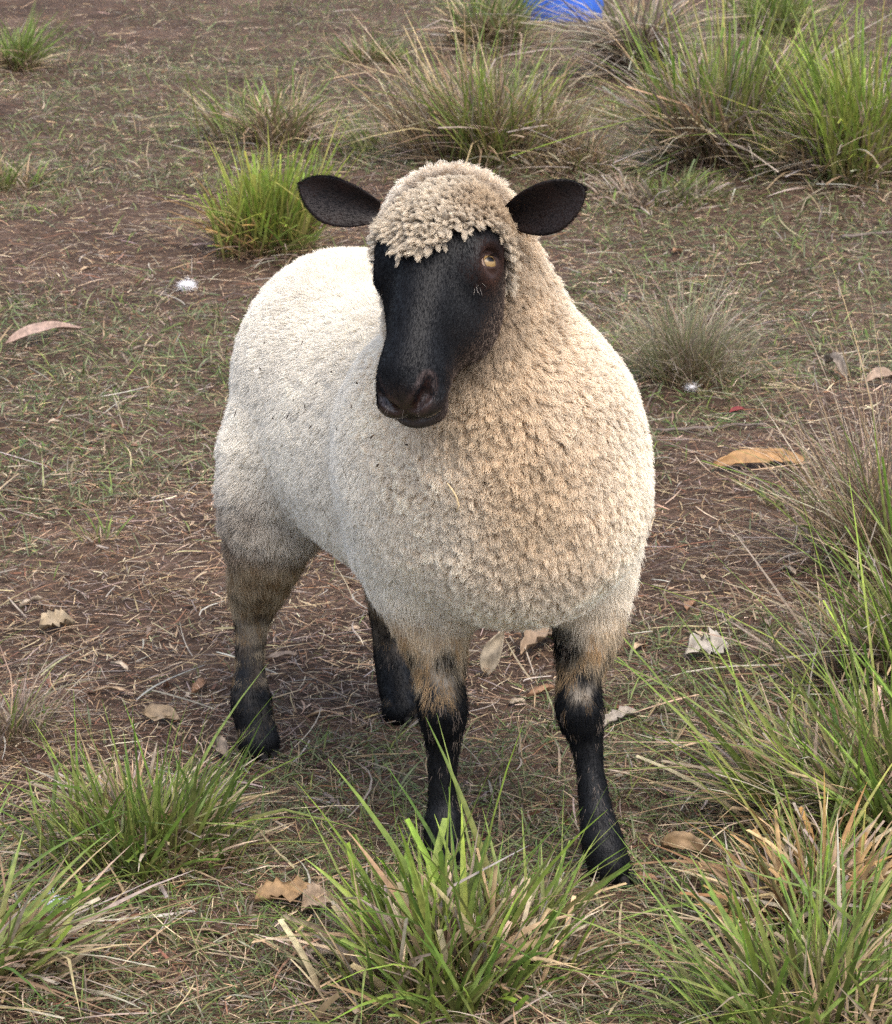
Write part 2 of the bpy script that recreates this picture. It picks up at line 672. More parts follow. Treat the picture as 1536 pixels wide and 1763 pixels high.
def mat_hair(name, wool):
    m = NT(name)
    at = m.n('ShaderNodeAttribute', attribute_name='tint')
    if wool:
        di = m.n('ShaderNodeBsdfDiffuse')
        tr = m.n('ShaderNodeBsdfTranslucent')
        mx = m.n('ShaderNodeMixShader', i_Fac=.30)
        m.l(at.outputs['Color'], di.inputs['Color'])
        m.l(at.outputs['Color'], tr.inputs['Color'])
        m.l(di.outputs[0], mx.inputs[1]); m.l(tr.outputs[0], mx.inputs[2])
        m.l(mx.outputs[0], m.out.inputs['Surface'])
    else:
        m.l(at.outputs['Color'], m.b.inputs['Base Color'])
        m.b.inputs['Roughness'].default_value = .45
        m.b.inputs['Specular IOR Level'].default_value = .04
    return m.m


M_skin = mat_skin()
M_wool = mat_hair("wool_fibre", True)
M_coat = mat_hair("short_black_hair", False)
wetness = np.zeros_like(AV)
_t, _l, _d = hcoord(AV)
wetness[:] = ((REG == 1) * sstep(.272, .290, _t) * sstep(-.085, -.07, _d))[:, None]
body = mesh_np("body", loc(AV), AQ, M_skin, sheep, True, {'tint': skin_color(), 'wet': wetness})


# ---- fleece and hair strands
def sampler(mask_fn, n, region, seed):
    """n random points on the body mesh, weighted by mask_fn(points) -> p, normal"""
    r = np.random.default_rng(seed)
    T = np.concatenate([AQ[:, [0, 1, 2]], AQ[:, [0, 2, 3]]])
    T = T[np.isin(REG[T[:, 0]], region)]
    A, B, C = AV[T[:, 0]], AV[T[:, 1]], AV[T[:, 2]]
    ar = .5 * np.linalg.norm(np.cross(B - A, C - A), axis=1)
    ctr = (A + B + C) / 3
    w = ar * mask_fn(ctr)
    area = w.sum()
    k = r.choice(len(T), n, p=w / area)
    u, v = r.random(n), r.random(n)
    f = u + v > 1
    u[f], v[f] = 1 - u[f], 1 - v[f]
    T = T[k]
    p = AV[T[:, 0]] * (1 - u - v)[:, None] + AV[T[:, 1]] * u[:, None] + AV[T[:, 2]] * v[:, None]
    nn = nrm(AN[T[:, 0]] * (1 - u - v)[:, None] + AN[T[:, 1]] * u[:, None] + AN[T[:, 2]] * v[:, None])
    return p, nn, area


def spread(p, n, rad):
    """thin a random point set to roughly one point per cell of size rad (evens out locks)"""
    key = np.floor(p / rad).astype(np.int64)
    _, i = np.unique(key, axis=0, return_index=True)
    return p[i], n[i]


DOWN = np.array([0, 0, -1.0])


def locks(p, n, per, rl, length, comb, clump, crimp, rad, seed, k=6, tipjit=.25):
    """wool locks: p,n lock centres; returns strand points (N*per,k,3), radii, lock index"""
    r = np.random.default_rng(seed)
    N = len(p)
    length = np.broadcast_to(length, (N,)) * (.75 + .5 * r.random(N))
    dr = nrm(comb + r.normal(0, tipjit, (N, 3)))
    t1 = nrm(np.cross(n, np.array([.3, .8, .5]))); t2 = np.cross(n, t1)
    ang = r.random((N, per)) * 2 * math.pi
    rr = np.sqrt(r.random((N, per))) * np.broadcast_to(rl, (N,))[:, None]
    off = t1[:, None] * (np.cos(ang) * rr)[..., None] + t2[:, None] * (np.sin(ang) * rr)[..., None]
    root = p[:, None] + off - n[:, None] * .003
    sl = length[:, None] * (.82 + .3 * r.random((N, per)))
    lift = n[:, None] * .45 + dr[:, None] * .55
    s = np.linspace(0, 1, k)
    # path: leaves along the normal, bends into the comb direction
    along = (lift[:, :, None] * (s * (1 - s))[None, None, :, None] * 1.0 + dr[:, None, None, :] * (s ** 1.3)[None, None, :, None]) * sl[:, :, None, None]
    cl = clump * (s ** 1.2)
    pts = (p[:, None] - n[:, None] * .003)[:, :, None] + off[:, :, None] * (1 - cl)[None, None, :, None] + along
    # crimp (shared phase inside the lock keeps the wave visible) plus a bit of frizz
    ph = (r.random(N) * 6.28)[:, None] + r.normal(0, .8, (N, per))
    w = np.sin(ph[..., None] + s[None, None] * 9.0) * crimp * s[None, None]
    w2 = np.cos(ph[..., None] * 1.3 + s[None, None] * 7.0) * crimp * s[None, None]
    sd1 = nrm(np.cross(dr, n + .01))
    pts = pts + sd1[:, None, None] * w[..., None] + n[:, None, None] * (w2 * .7)[..., None]
    pts = pts + r.normal(0, 1, pts.shape) * (crimp * .35 * s)[None, None, :, None]
    rads = np.broadcast_to(rad * (1 - .55 * s), (N * per, k))
    return pts.reshape(N * per, k, 3), rads, np.repeat(np.arange(N), per)


def flow_down(p, n, amt):
    d = DOWN - n * (n @ DOWN)[:, None]
    return nrm(n * 1.0 + d * np.broadcast_to(amt, (len(p),))[:, None])


def outside_head(p): return (sdf_head(p) > -.004)
def outside_body(p): return (sdf_body(p) > -.006)


def legness(p):
    return sstep(.004, .035, sdf_torso(p))


def wool_mask(p):
    a, b, c = bcoord(p)
    n = (vnoise(p, 40, 61) - .5) * .04
    lo = np.where(a > .02, sstep(.30, .36, c + n), sstep(.27, .36, c + n))
    return (1 - legness(p) * (1 - lo)) * outside_head(p)


def chestness(p):
    a, b, c = bcoord(p)
    ab = BRISK - THROAT
    t = np.clip(((p - THROAT) @ ab) / (ab @ ab), -.35, 1.1)
    d = np.linalg.norm(p - THROAT - t[:, None] * ab, axis=1) + (vnoise(p, 7, 33, 2) - .5) * .06
    return 1 - sstep(.07, .31, d)


def swirl(p):
    return np.stack([vnoise(p, 16, s_, 2) - .5 for s_ in (301, 302, 303)], 1) * 2


def build_fleece():
    # long, clumped locks on chest and neck
    def m1(p): return wool_mask(p) * sstep(.0, .7, chestness(p))
    p, n, area = sampler(m1, 17000, [0], 1)
    p, n = spread(p, n, .0054)
    ch = chestness(p)
    L = (.0095 + .0065 * ch) * (.5 + .5 * wool_mask(p)) * (.75 + .5 * vnoise(p, 22, 66, 2))
    pts, rad, li = locks(p, n, 24, .0062, L, nrm(flow_down(p, n, 1.0) + swirl(p) * .55), .42, .0014, .00029, 2, tipjit=.19)
    col = wool_color(p)
    r = np.random.default_rng(3)
    col = col * (.86 + .28 * r.random((len(p), 1)))
    c = col[li] * (.9 + .2 * r.random((len(li), 1)))
    s = np.linspace(0, 1, 6)
    cc = c[:, None, :] * (.88 + .22 * s)[None, :, None] * np.array([1, 1, 1])
    rootb = np.array([.80, .68, .55])
    cc = cc * (rootb[None, None] * (1 - s)[None, :, None] + s[None, :, None])
    curves_np("chest_fleece", loc(pts), rad, M_wool, sheep, np.clip(cc, 0, .92))
    print('chest', len(p), len(pts))

    # short even fleece on back, flanks, rump
    def m2(p): return wool_mask(p) * (.25 + .75 * sstep(.60, .10, chestness(p)))
    p, n, area = sampler(m2, 52000, [0], 4)
    p, n = spread(p, n, .0088)
    a, b, c_ = bcoord(p)
    thigh = sstep(-.10, -.2, a) * sstep(.52, .38, c_)
    L = (.0105 + .008 * thigh) * (.12 + .88 * wool_mask(p))
    pts, rad, li = locks(p, n, 26, .0088, L, nrm(flow_down(p, n, .75) + swirl(p) * .22), .14, .0008, .00030, 5, k=5, tipjit=.11)
    col = wool_color(p) * (.93 + .14 * r.random((len(p), 1)))
    c = col[li] * (.93 + .14 * r.random((len(li), 1)))
    curves_np("body_fleece", loc(pts), rad, M_wool, sheep, np.clip(c, 0, .92))
    print('flank', len(p), len(pts))

    # head: cap on the forehead and wool on the back of the head
    def m3(p):
        t, l, d = hcoord(p)
        return np.clip(cap_mask(p) + (1 - face_black(p)) * sstep(.085, .065, t), 0, 1) * outside_body(p)
    p, n, area = sampler(m3, 12000, [1], 6)
    p, n = spread(p, n, .0045)
    cm = cap_mask(p)
    t, l, d = hcoord(p)
    L = (.012 + .010 * sstep(.0, .08, t)) * (.7 + .6 * vnoise(p, 40, 67))
    comb = nrm(n + HN[None] * (.25 + .75 * sstep(.02, .10, t))[:, None] + np.array([0, -.15, -.05]))
    pts, rad, li = locks(p, n, 32, .0046, L, nrm(comb + swirl(p * 2.2) * .6), .68, .0022, .00027, 7, tipjit=.24)
    col = np.array([.71, .62, .49]) * (.85 + .3 * r.random((len(p), 1)))
    br = (sstep(.010, .055, l) * sstep(.07, .02, t))[:, None]
    col = col * (1 - br * .55) + np.array([.42, .27, .13]) * br * .55
    c = col[li]
    s = np.linspace(0, 1, 6)
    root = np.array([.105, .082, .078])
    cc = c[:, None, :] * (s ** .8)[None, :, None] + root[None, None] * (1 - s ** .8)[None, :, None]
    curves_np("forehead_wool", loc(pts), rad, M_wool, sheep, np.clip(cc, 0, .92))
    print('cap', len(p), len(pts))


def short_hair(p, n, length, comb, rad, seed, k=4, jit=.18, lift=.25):
    r = np.random.default_rng(seed)
    N = len(p)
    d = comb - n * (comb * n).sum(1)[:, None]
    d = nrm(nrm(d) + n * lift + r.normal(0, jit, (N, 3)))
    s = np.linspace(0, 1, k)
    L = np.broadcast_to(length, (N,)) * (.6 + .8 * r.random(N))
    pts = p[:, None] - n[:, None] * .0006 + d[:, None] * (s[None] * L[:, None])[..., None]
    pts = pts - n[:, None] * (s ** 2 * .18)[None, :, None] * L[:, None, None]
    return pts, np.broadcast_to(rad * (1 - .7 * s), (N, k))


def leg_col(p, col, r):
    a, b, c = bcoord(p)
    front = a > .02
    v = vnoise(p * np.array([1, 1, .45]), 85, 44, 2)
    w = vnoise(p * np.array([.6, .6, 2.2]), 38, 47, 2)
    tanc = np.array([.40, .27, .15]); pale = np.array([.62, .50, .35]); grey = np.array([.15, .12, .10])
    mixv = sstep(.4, .65, v)[:, None]
    base = tanc * mixv + pale * (1 - mixv)
    lowf = vnoise(p, 24, 49, 2)
    kf = sstep(.235, .30, c + (v - .5) * .12 + (lowf - .5) * .09 + (r.random(len(p)) - .5) * .03)
    bp = P(966, 1095, gFR[1] + .07)
    kf = kf * sstep(.018, .045, np.linalg.norm((p - bp) * np.array([1, .5, .8]), axis=1) + (v - .5) * .02)
    kh = sstep(.10, .26, c + (w - .5) * .34 + (lowf - .5) * .2 + (r.random(len(p)) - .5) * .03) * .9
    k = np.where(front, kf, kh)[:, None]
    base = np.where(front[:, None], base, base * .72)
    out = col * (1 - k) + base * k
    pl = (v > .60) * sstep(.03, .14, c) * (r.random(len(p)) < .25) * (k[:, 0] < .3)
    return np.where(pl[:, None] > .4, grey, out)


def build_coat():
    r = np.random.default_rng(31)
    # face
    def mf(p):
        t, l, d = hcoord(p)
        e = np.minimum(*[np.linalg.norm(np.stack([t - EYE[0], l - sg * EYE[1], d - EYE[2]], 1), axis=1) for sg in (1, -1)])
        return face_black(p) * (1 - cap_mask(p)) * outside_body(p) * (1 - sstep(.284, .295, t)) * sstep(.0165, .026, e)
    p, n, _ = sampler(mf, 70000, [1], 32)
    t, l, d = hcoord(p)
    comb = np.broadcast_to(HN, p.shape) + HL_[None] * (l * 6)[:, None]
    pts, rad = short_hair(p, n, .0055, comb, .00022, 33)
    col = np.tile(BLACK, (len(p), 1)) * (.6 + 1.0 * r.random((len(p), 1)))
    e = np.linalg.norm(np.stack([t - EYE[0], l - EYE[1], d - EYE[2]], 1), axis=1)
    k = (1 - sstep(.02, .045, e + (vnoise(p, 80, 40) - .5) * .015))[:, None]
    col = col * (1 - k) + np.array([.040, .020, .015]) * k
    brn = sstep(-.035, -.10, d + (vnoise(p, 50, 48, 2) - .5) * .05)[:, None] * .55
    col = col * (1 - brn) + np.array([.055, .036, .027]) * brn
    pale = (sstep(-.06, -.10, d) * (r.random(len(p)) < .30))[:, None]
    col = col * (1 - pale) + np.array([.16, .12, .095]) * pale
    coat = [(pts, rad, col)]
    # ears
    p, n, _ = sampler(lambda q: np.ones(len(q)), 26000, [2], 34)
    ax = np.where((p @ HL_ > POLL @ HL_)[:, None], np.array([.9, 0, .3]), np.array([-.9, 0, .3]))
    pts, rad = short_hair(p, n, .0045, ax, .00022, 35)
    col = np.tile(BLACK, (len(p), 1)) * (.7 + .8 * r.random((len(p), 1)))
    inn = ((n[:, 1] < -.3) * sstep(.35, .65, vnoise(p, 45, 42, 2)))[:, None]
    col = col * (1 - inn) + np.array([.020, .011, .009]) * inn
    coat.append((pts, rad, col))
    # legs
    def ml(p): return (1 - wool_mask(p)) * legness(p) * (p[:, 2] > .012)
    p, n, _ = sampler(ml, 62000, [0], 36)
    a, b, c = bcoord(p)
    comb = np.tile(DOWN, (len(p), 1)) + r.normal(0, .1, p.shape)
    pts, rad = short_hair(p, n, .009 + .006 * sstep(.1, .3, c), comb, .00027, 37, lift=.22)
    col = np.tile(BLACK, (len(p), 1)) * (.6 + 1.0 * r.random((len(p), 1)))
    col = leg_col(p, col, r)
    coat.append((pts, rad, col))
    P_ = np.concatenate([x[0] for x in coat]); R_ = np.concatenate([x[1] for x in coat]); C_ = np.concatenate([x[2] for x in coat])
    curves_np("black_coat", loc(P_), R_, M_coat, sheep, C_)
    # longer cream and tan hair where the wool runs out on the legs
    def mt(p):
        w = wool_mask(p)
        a, b, c = bcoord(p)
        hi = np.where(a > .02, sstep(.245, .30, c) * sstep(.46, .39, c), sstep(.17, .26, c) * sstep(.44, .36, c))
        return hi * sstep(-.004, .03, sdf_torso(p))
    p, n, _ = sampler(mt, 26000, [0], 38)
    a, b, c = bcoord(p)
    comb = np.tile(DOWN, (len(p), 1)) + n * .3
    pts, rad = short_hair(p, n, .020, comb, .00030, 39, k=5, jit=.18, lift=.40)
    col = leg_col(p, np.tile(BLACK, (len(p), 1)), r)
    ww = wool_mask(p)[:, None]
    col = col * (1 - ww) + wool_color(p) * ww
    curves_np("leg_feathering", loc(pts), rad, M_wool, sheep, col * (.8 + .4 * r.random((len(p), 1))))


build_fleece()
build_coat()


# ---- eyes
def mat_vcol(name, rough=.5, spec=.5, coat=0.0):
    m = NT(name)
    at = m.n('ShaderNodeAttribute', attribute_name='tint')
    m.l(at.outputs['Color'], m.b.inputs['Base Color'])
    m.b.inputs['Roughness'].default_value = rough
    m.b.inputs['Specular IOR Level'].default_value = spec
    m.b.inputs['Coat Weight'].default_value = coat
    m.b.inputs['Coat Roughness'].default_value = .03
    return m.m


def uv_sphere(nu, nv):
    V = [(0, 0, 1)]
    for i in range(1, nv):
        th = math.pi * i / nv
        for j in range(nu):
            ph = 2 * math.pi * j / nu
            V.append((math.sin(th) * math.cos(ph), math.sin(th) * math.sin(ph), math.cos(th)))
    V.append((0, 0, -1))
    Fc = []
    for j in range(nu):
        Fc.append((0, 1 + j, 1 + (j + 1) % nu, 1 + (j + 1) % nu))
    for i in range(nv - 2):
        for j in range(nu):
            a, b = 1 + i * nu + j, 1 + i * nu + (j + 1) % nu
            Fc.append((a, a + nu, b + nu, b))
    last = len(V) - 1
    o = 1 + (nv - 2) * nu
    for j in range(nu):
        Fc.append((o + j, last, o + (j + 1) % nu, o + (j + 1) % nu))
    return np.array(V, float), Fc


def tri_faces(Fc):
    out = []
    for f in Fc:
        g = []
        for x in f:
            if x not in g: g.append(x)
        if len(g) == 3: out.append(g)
        else: out += [[g[0], g[1], g[2]], [g[0], g[2], g[3]]]
    return np.array(out)


M_eye = mat_vcol("eye_surface", .15, .30, .0)
sv, sf = uv_sphere(48, 64)
PUP_S = -1.0 if (HN @ (HN * E2[0] + HL_ * E2[1] + HD * E2[2])) > 0 else 1.0
sf = tri_faces(sf)
for sg in (1, -1):
    f = np.array([1, sg, 1.0])
    c = H3(EYE[0], sg * EYE[1], EYE[2])
    w = lambda v: (HN * v[0] + HL_ * v[1] * sg + HD * v[2])
    o_, e1, e2 = w(EO), w(E1), w(E2)
    # the eye looks forward and a little to the camera
    V = c + .0137 * HS * (sv[:, :1] * e1 + sv[:, 1:2] * e2 + sv[:, 2:] * o_)
    r_ = np.sqrt(sv[:, 0] ** 2 + sv[:, 1] ** 2); front = sv[:, 2] > 0
    rr = np.where(front, r_, 2)
    amber = np.array([.21, .135, .055]); dark = np.array([.004, .003, .003]); rim = np.array([.05, .025, .015])
    col = np.tile(np.array([.30, .22, .17]), (len(sv), 1))
    col[rr < .74] = rim
    col[rr < .66] = amber
    pup = front & ((sv[:, 0] / .46) ** 2 + ((sv[:, 1] * PUP_S - .13) / .25) ** 2 < 1)
    col[pup] = dark
    mesh_np("eye", loc(V), sf, M_eye, sheep, True, {'tint': col})

# lashes, whiskers
wp, wr, wc = [], [], []
rr_ = random.Random(4)


def strand(p0, d0, L, bend, r0, col, k=5):
    p0 = np.asarray(p0); d0 = nrm(np.asarray(d0, float))
    s = np.linspace(0, 1, k)
    wp.append(p0 + d0 * (s * L)[:, None] + np.asarray(bend) * (s ** 2)[:, None] * L)
    wr.append(r0 * (1 - .75 * s)); wc.append(col)


for sg in (1, -1):
    for i in range(26):
        u = -1 + 2 * i / 25
        c = H3(*(np.array(EYE) * np.array([1, sg, 1])))
        w = lambda v: (HN * v[0] + HL_ * v[1] * sg + HD * v[2])
        q = c + w(E1) * u * .0105 + w(EO) * .0128 - w(HN * 0 + np.array([1, 0, 0])) * .006 * (1 - u * u)
        strand(q, w(EO) * .8 - HN * .3 + w(E1) * u * .5, .012, HN * .35, .00022, BLACK)
    for i in range(6):
        q = H3(EYE[0] + .022 + .012 * rr_.random(), sg * (EYE[1] - .004 - .008 * rr_.random()), EYE[2] + .006 * rr_.random())
        strand(q, HL_ * sg * .6 + HD * .3 + HN * .6 + np.array([rr_.gauss(0, .2) for _ in range(3)]), .020, HN * .25, .00013, np.array([.5, .45, .4]))
for i in range(34):
    sg = rr_.choice((1, -1))
    q = H3(.24 + .06 * rr_.random(), sg * .036 * rr_.random(), -.085 + .04 * rr_.random())
    dd = sdf_head(q[None])[0]
    e = 1e-3
    g = np.array([sdf_head((q + np.eye(3)[k] * e)[None])[0] - dd for k in range(3)]) / e
    q = q - g * dd
    strand(q, g + DOWN * .5, .012 + .010 * rr_.random(), DOWN * .3, .00008, np.array([.16, .14, .13]))
curves_np("whiskers", loc(np.array(wp)), np.array(wr), M_coat, sheep, np.array(wc))

# ---- cloven hooves
M_hoof = NT("hoof_horn")
M_hoof.b.inputs['Base Color'].default_value = (.010, .009, .0085, 1)
M_hoof.b.inputs['Roughness'].default_value = .75
M_hoof.b.inputs['Specular IOR Level'].default_value = .2
for g, heading in ((gFR, .30), (gFL, -.05), (gHL, -.05), (gHR, .0)):
    fw = nrm(SH + SS * heading); sdv = np.array([-fw[1], fw[0], 0])
    for sg in (1, -1):
        prof = [(-.028, .0, .018), (-.024, .030, .015), (.006, .034, .016), (.032, .012, .012), (.038, .0, .009)]
        V, Fq = [], []
        for (x, z, w) in prof:
            for yy in (.0016, .012 + w * .45):
                V.append(np.array([g[0], g[1], 0]) + fw * (x + .006) + sdv * sg * yy * (1 - .25 * (yy > .01) * (x > .03)) + np.array([0, 0, z + .002]))
        mid = []
        nP = len(prof)
        for i in range(nP - 1):
            Fq.append([2 * i, 2 * i + 1, 2 * i + 3, 2 * i + 2])
        Fq.append([0, 2 * (nP - 1), 2 * (nP - 1) + 1, 1])
        me_f = [list(range(0, 2 * nP, 2)), list(range(1, 2 * nP, 2))[::-1]]
        me = bpy.data.meshes.new("hoof")
        me.from_pydata([tuple(loc(v)) for v in V], [], Fq + me_f)
        me.materials.append(M_hoof.m)
        o = bpy.data.objects.new("hoof", me); COL.objects.link(o); o.parent = sheep
        bv = o.modifiers.new("bevel", 'BEVEL'); bv.width = .004; bv.segments = 2
# ================================================================== GROUND
FEET = np.array([gFR[:2], gFL[:2], gHL[:2], gHR[:2]])


TUSS_UV = [(462, 440, .17), (478, 248, .3), (18, 118, .19), (850, 285, .36), (1092, 138, .19), (1236, 296, .3), (1485, 322, .3), (862, 84, .27), (1330, 60, .29), (1180, 672, .16),
           (1520, 985, .17), (1510, 1430, .2), (1400, 1790, .18), (800, 1690, .23), (245, 1490, .18), (-70, 1690, .17), (1400, 1600, .16), (1580, 1190, .2)]
TUSS = [(*G(u, v)[:2], r_) for (u, v, r_) in TUSS_UV]


def gz(x, y):
    x = np.asarray(x, float); y = np.asarray(y, float)
    p = np.stack([x, y], -1)
    z = (vnoise(p, 1.1, 70, 2) - .5) * .06 + (vnoise(p, 6.0, 71, 2) - .5) * .022
    d = np.min(np.sqrt(((p[..., None, :] - FEET) ** 2).sum(-1)), -1)
    for (tx, ty, tr) in TUSS:
        z = z + .035 * np.exp(-((x - tx) ** 2 + (y - ty) ** 2) / (tr * tr))
    return z * sstep(.03, .9, d) * sstep(60, 30, np.hypot(x, y))


def green_patch(x, y):
    """0 bare earth .. 1 short grass"""
    p = np.stack([np.asarray(x, float), np.asarray(y, float)], -1)
    g = vnoise(p, 1.5, 80, 3)
    for (u, v, r, a) in GREEN_SPOTS:
        c = G(u, v)
        d = np.hypot((p[..., 0] - c[0]), (p[..., 1] - c[1]) * .6)
        g = g + a * (1 - sstep(.3 * r, r, d))
    for (tx, ty, tr) in TUSS:
        g = g + .16 * np.exp(-((p[..., 0] - tx) ** 2 + (p[..., 1] - ty) ** 2) / (2.2 * tr) ** 2)
    return np.clip(sstep(.47, .70, g), 0, 1)


# where the photograph shows short grass (+) or bare earth (-): pixel, radius in metres, amount
GREEN_SPOTS = [(560, 1360, .28, .34), (640, 1330, .2, .2), (1250, 1250, .45, .32), (1200, 1400, .35, .3), (300, 1620, .4, .3),
               (650, 1700, .5, .2), (200, 700, .5, .06), (240, 520, .7, .18), (120, 280, .9, .3), (300, 150, 1.2, .26), (520, 330, .6, .2), (60, 480, .6, .2),
               (1300, 600, .6, .2), (1450, 480, .9, .22), (1300, 430, .8, .2), (1150, 320, 1.2, .3), (1050, 80, 1.6, .3), (1350, 200, 1.5, .3), (900, 200, 1.2, .2), (1400, 400, .8, .2), (400, 60, 1.6, .22),
               (250, 900, .5, -.22), (300, 1120, .5, -.25), (560, 1120, .4, -.3), (880, 1200, .35, -.15), (1350, 750, .5, -.25),
               (1250, 950, .4, -.12), (80, 60, 1.5, -.15), (250, 400, .8, -.25), (1100, 390, .6, -.25), (650, 20, 2.0, .12),
               (1430, 650, .4, -.15), (480, 1250, .2, -.1), (150, 820, .25, .18), (80, 930, .2, .12)]


def mat_soil():
    m = NT("bare_soil")
    tc = m.n('ShaderNodeNewGeometry')
    n1 = m.n('ShaderNodeTexNoise', i_Scale=2.2, i_Detail=8.0, i_Roughness=.65)
    n2 = m.n('ShaderNodeTexNoise', i_Scale=55.0, i_Detail=6.0, i_Roughness=.7)
    n3 = m.n('ShaderNodeTexVoronoi', i_Scale=190.0)
    for n in (n1, n2, n3): m.l(tc.outputs['Position'], n.inputs['Vector'])
    c1 = m.ramp([(.30, (.044, .027, .018)), (.5, (.082, .052, .036)), (.72, (.140, .092, .066))], n1.outputs['Fac'])
    c2 = m.ramp([(.32, (.35, .33, .32)), (.55, (1, 1, 1)), (.75, (1.5, 1.4, 1.3))], n2.outputs['Fac'])
    m.l(m.mix(c1, c2, .9, 'MULTIPLY'), m.b.inputs['Base Color'])
    m.b.inputs['Roughness'].default_value = .95
    m.b.inputs['Specular IOR Level'].default_value = .15
    b1 = m.n('ShaderNodeBump', i_Strength=.9, i_Distance=.012)
    b2 = m.n('ShaderNodeBump', i_Strength=.7, i_Distance=.004)
    m.l(n2.outputs['Fac'], b1.inputs['Height'])
    m.l(n3.outputs['Distance'], b2.inputs['Height'])
    m.l(b1.outputs[0], b2.inputs['Normal'])
    m.l(b2.outputs[0], m.b.inputs['Normal'])
    return m.m


def build_ground():
    xs = np.concatenate([-np.geomspace(300, 2.6, 24), np.linspace(-2.5, 2.5, 150), np.geomspace(2.6, 300, 24)])
    ys = np.concatenate([-np.geomspace(300, .6, 16), np.linspace(-.5, 1.9, 14), np.linspace(2.0, 6.5, 170), np.linspace(6.6, 16, 110), np.geomspace(16.3, 400, 30)])
    X, Y = np.meshgrid(xs, ys)
    Z = gz(X, Y)
    V = np.stack([X, Y, Z], -1).reshape(-1, 3)
    nx, ny = len(xs), len(ys)
    I = np.arange(ny - 1)[:, None] * nx + np.arange(nx - 1)[None]
    Fq = np.stack([I, I + 1, I + nx + 1, I + nx], -1).reshape(-1, 4)
    o = mesh_np("ground", V, Fq, mat_soil())
    lab(o, "brown bare soil of the paddock under the litter", "ground", kind="structure")


def mat_blade(name, trans=.35, rough=.5, spec=.3):
    m = NT(name)
    at = m.n('ShaderNodeAttribute', attribute_name='tint')
    g = m.n('ShaderNodeNewGeometry')
    nz = m.n('ShaderNodeTexNoise', i_Scale=90.0, i_Detail=4.0)
    m.l(g.outputs['Position'], nz.inputs['Vector'])
    v = m.ramp([(.25, (.62, .62, .62)), (.75, (1.30, 1.28, 1.22))], nz.outputs['Fac'])
    c = m.mix(at.outputs['Color'], v, 1.0, 'MULTIPLY')
    m.l(c, m.b.inputs['Base Color'])
    m.b.inputs['Roughness'].default_value = rough
    m.b.inputs['Specular IOR Level'].default_value = spec
    tr = m.n('ShaderNodeBsdfTranslucent')
    m.l(c, tr.inputs['Color'])
    mx = m.n('ShaderNodeMixShader', i_Fac=trans)
    m.l(m.b.outputs[0], mx.inputs[1]); m.l(tr.outputs[0], mx.inputs[2])
    m.l(mx.outputs[0], m.out.inputs['Surface'])
    return m.m


M_blade = mat_blade("grass_blade", .34)
M_dry = mat_blade("dry_stalk", .15, .7, .2)
M_leaf = mat_blade("dead_leaf", .12, .65, .25)


def ribbons(root, d0, length, width, bend, side, col0, col1, k=4, taper=.9, wmax=.35, fold=0.0, twist=None, kink=None):
    """curved ribbons. root,d0,bend,side (n,3); length,width (n,); col0/col1 (n,3) root/tip colour -> V,F,C"""
    n = len(root)
    s = np.linspace(0, 1, k)
    c = root[:, None] + d0[:, None] * (s[None] * length[:, None])[..., None] + bend[:, None] * ((s ** 2)[None] * length[:, None])[..., None]
    if kink is not None:
        c = c + kink[:, None] * (np.maximum(s - .52, 0)[None] * length[:, None])[..., None]
    tp = np.broadcast_to(taper, (n,))[:, None]
    w = width[:, None] * np.where(s[None] < wmax, .65 + .35 * s[None] / wmax, 1 - tp * ((s[None] - wmax) / (1 - wmax)) ** 1.4) * .5
    sd_ = side[:, None]
    if twist is not None:
        up = nrm(np.cross(side, d0))
        a = twist[:, None] * s[None]
        sd_ = side[:, None] * np.cos(a)[..., None] + up[:, None] * np.sin(a)[..., None]
    col = col0[:, None] * (1 - s)[None, :, None] + col1[:, None] * s[None, :, None]
    if fold:
        upn = nrm(np.cross(side, d0 + bend))[:, None]
        V = np.stack([c - sd_ * w[..., None], c - upn * (w * fold)[..., None], c + sd_ * w[..., None]], 2)
        m = 3
    else:
        V = np.stack([c - sd_ * w[..., None], c + sd_ * w[..., None]], 2)
        m = 2
    C = np.repeat(col[:, :, None], m, 2)
    base = (np.arange(n) * k * m)[:, None, None]
    i = np.arange(k - 1)[None, :, None] * m
    j = np.arange(m - 1)[None, None, :]
    q = base + i + j
    Fq = np.stack([q, q + 1, q + m + 1, q + m], -1).reshape(-1, 4)
    return V.reshape(-1, 3), Fq, C.reshape(-1, 3)


def pick(pal, n, r, jit=.18):
    pal = np.array(pal)
    c = pal[r.integers(0, len(pal), n)]
    return c * (1 + r.normal(0, jit, (n, 1))).clip(.5, 1.6) * (1 + r.normal(0, .05, (n, 3)))


STRAW = [(.34, .25, .155), (.26, .185, .115), (.20, .135, .085), (.15, .095, .062), (.115, .070, .046), (.10, .058, .038), (.24, .195, .165), (.19, .155, .135), (.175, .090, .050), (.46, .37, .26)]
DRYB = [(.44, .34, .20), (.36, .27, .16), (.30, .24, .18), (.36, .32, .27), (.24, .17, .10), (.48, .40, .28)]
GREYB = [(.34, .30, .26), (.28, .245, .215), (.40, .36, .31), (.22, .18, .15), (.30, .24, .17)]
GREEN = [(.11, .195, .030), (.145, .245, .038), (.085, .155, .026), (.185, .28, .05), (.22, .29, .07)]
LIME = [(.22, .34, .045), (.27, .40, .06), (.17, .28, .04), (.32, .40, .09)]
YELG = [(.28, .33, .055), (.24, .34, .05), (.33, .34, .08), (.19, .28, .04)]
RUST = [(.36, .22, .08), (.30, .19, .08), (.40, .29, .13), (.24, .14, .06)]
DULLG = [(.080, .120, .042), (.105, .155, .055), (.065, .10, .038), (.14, .175, .075), (.10, .13, .065)]


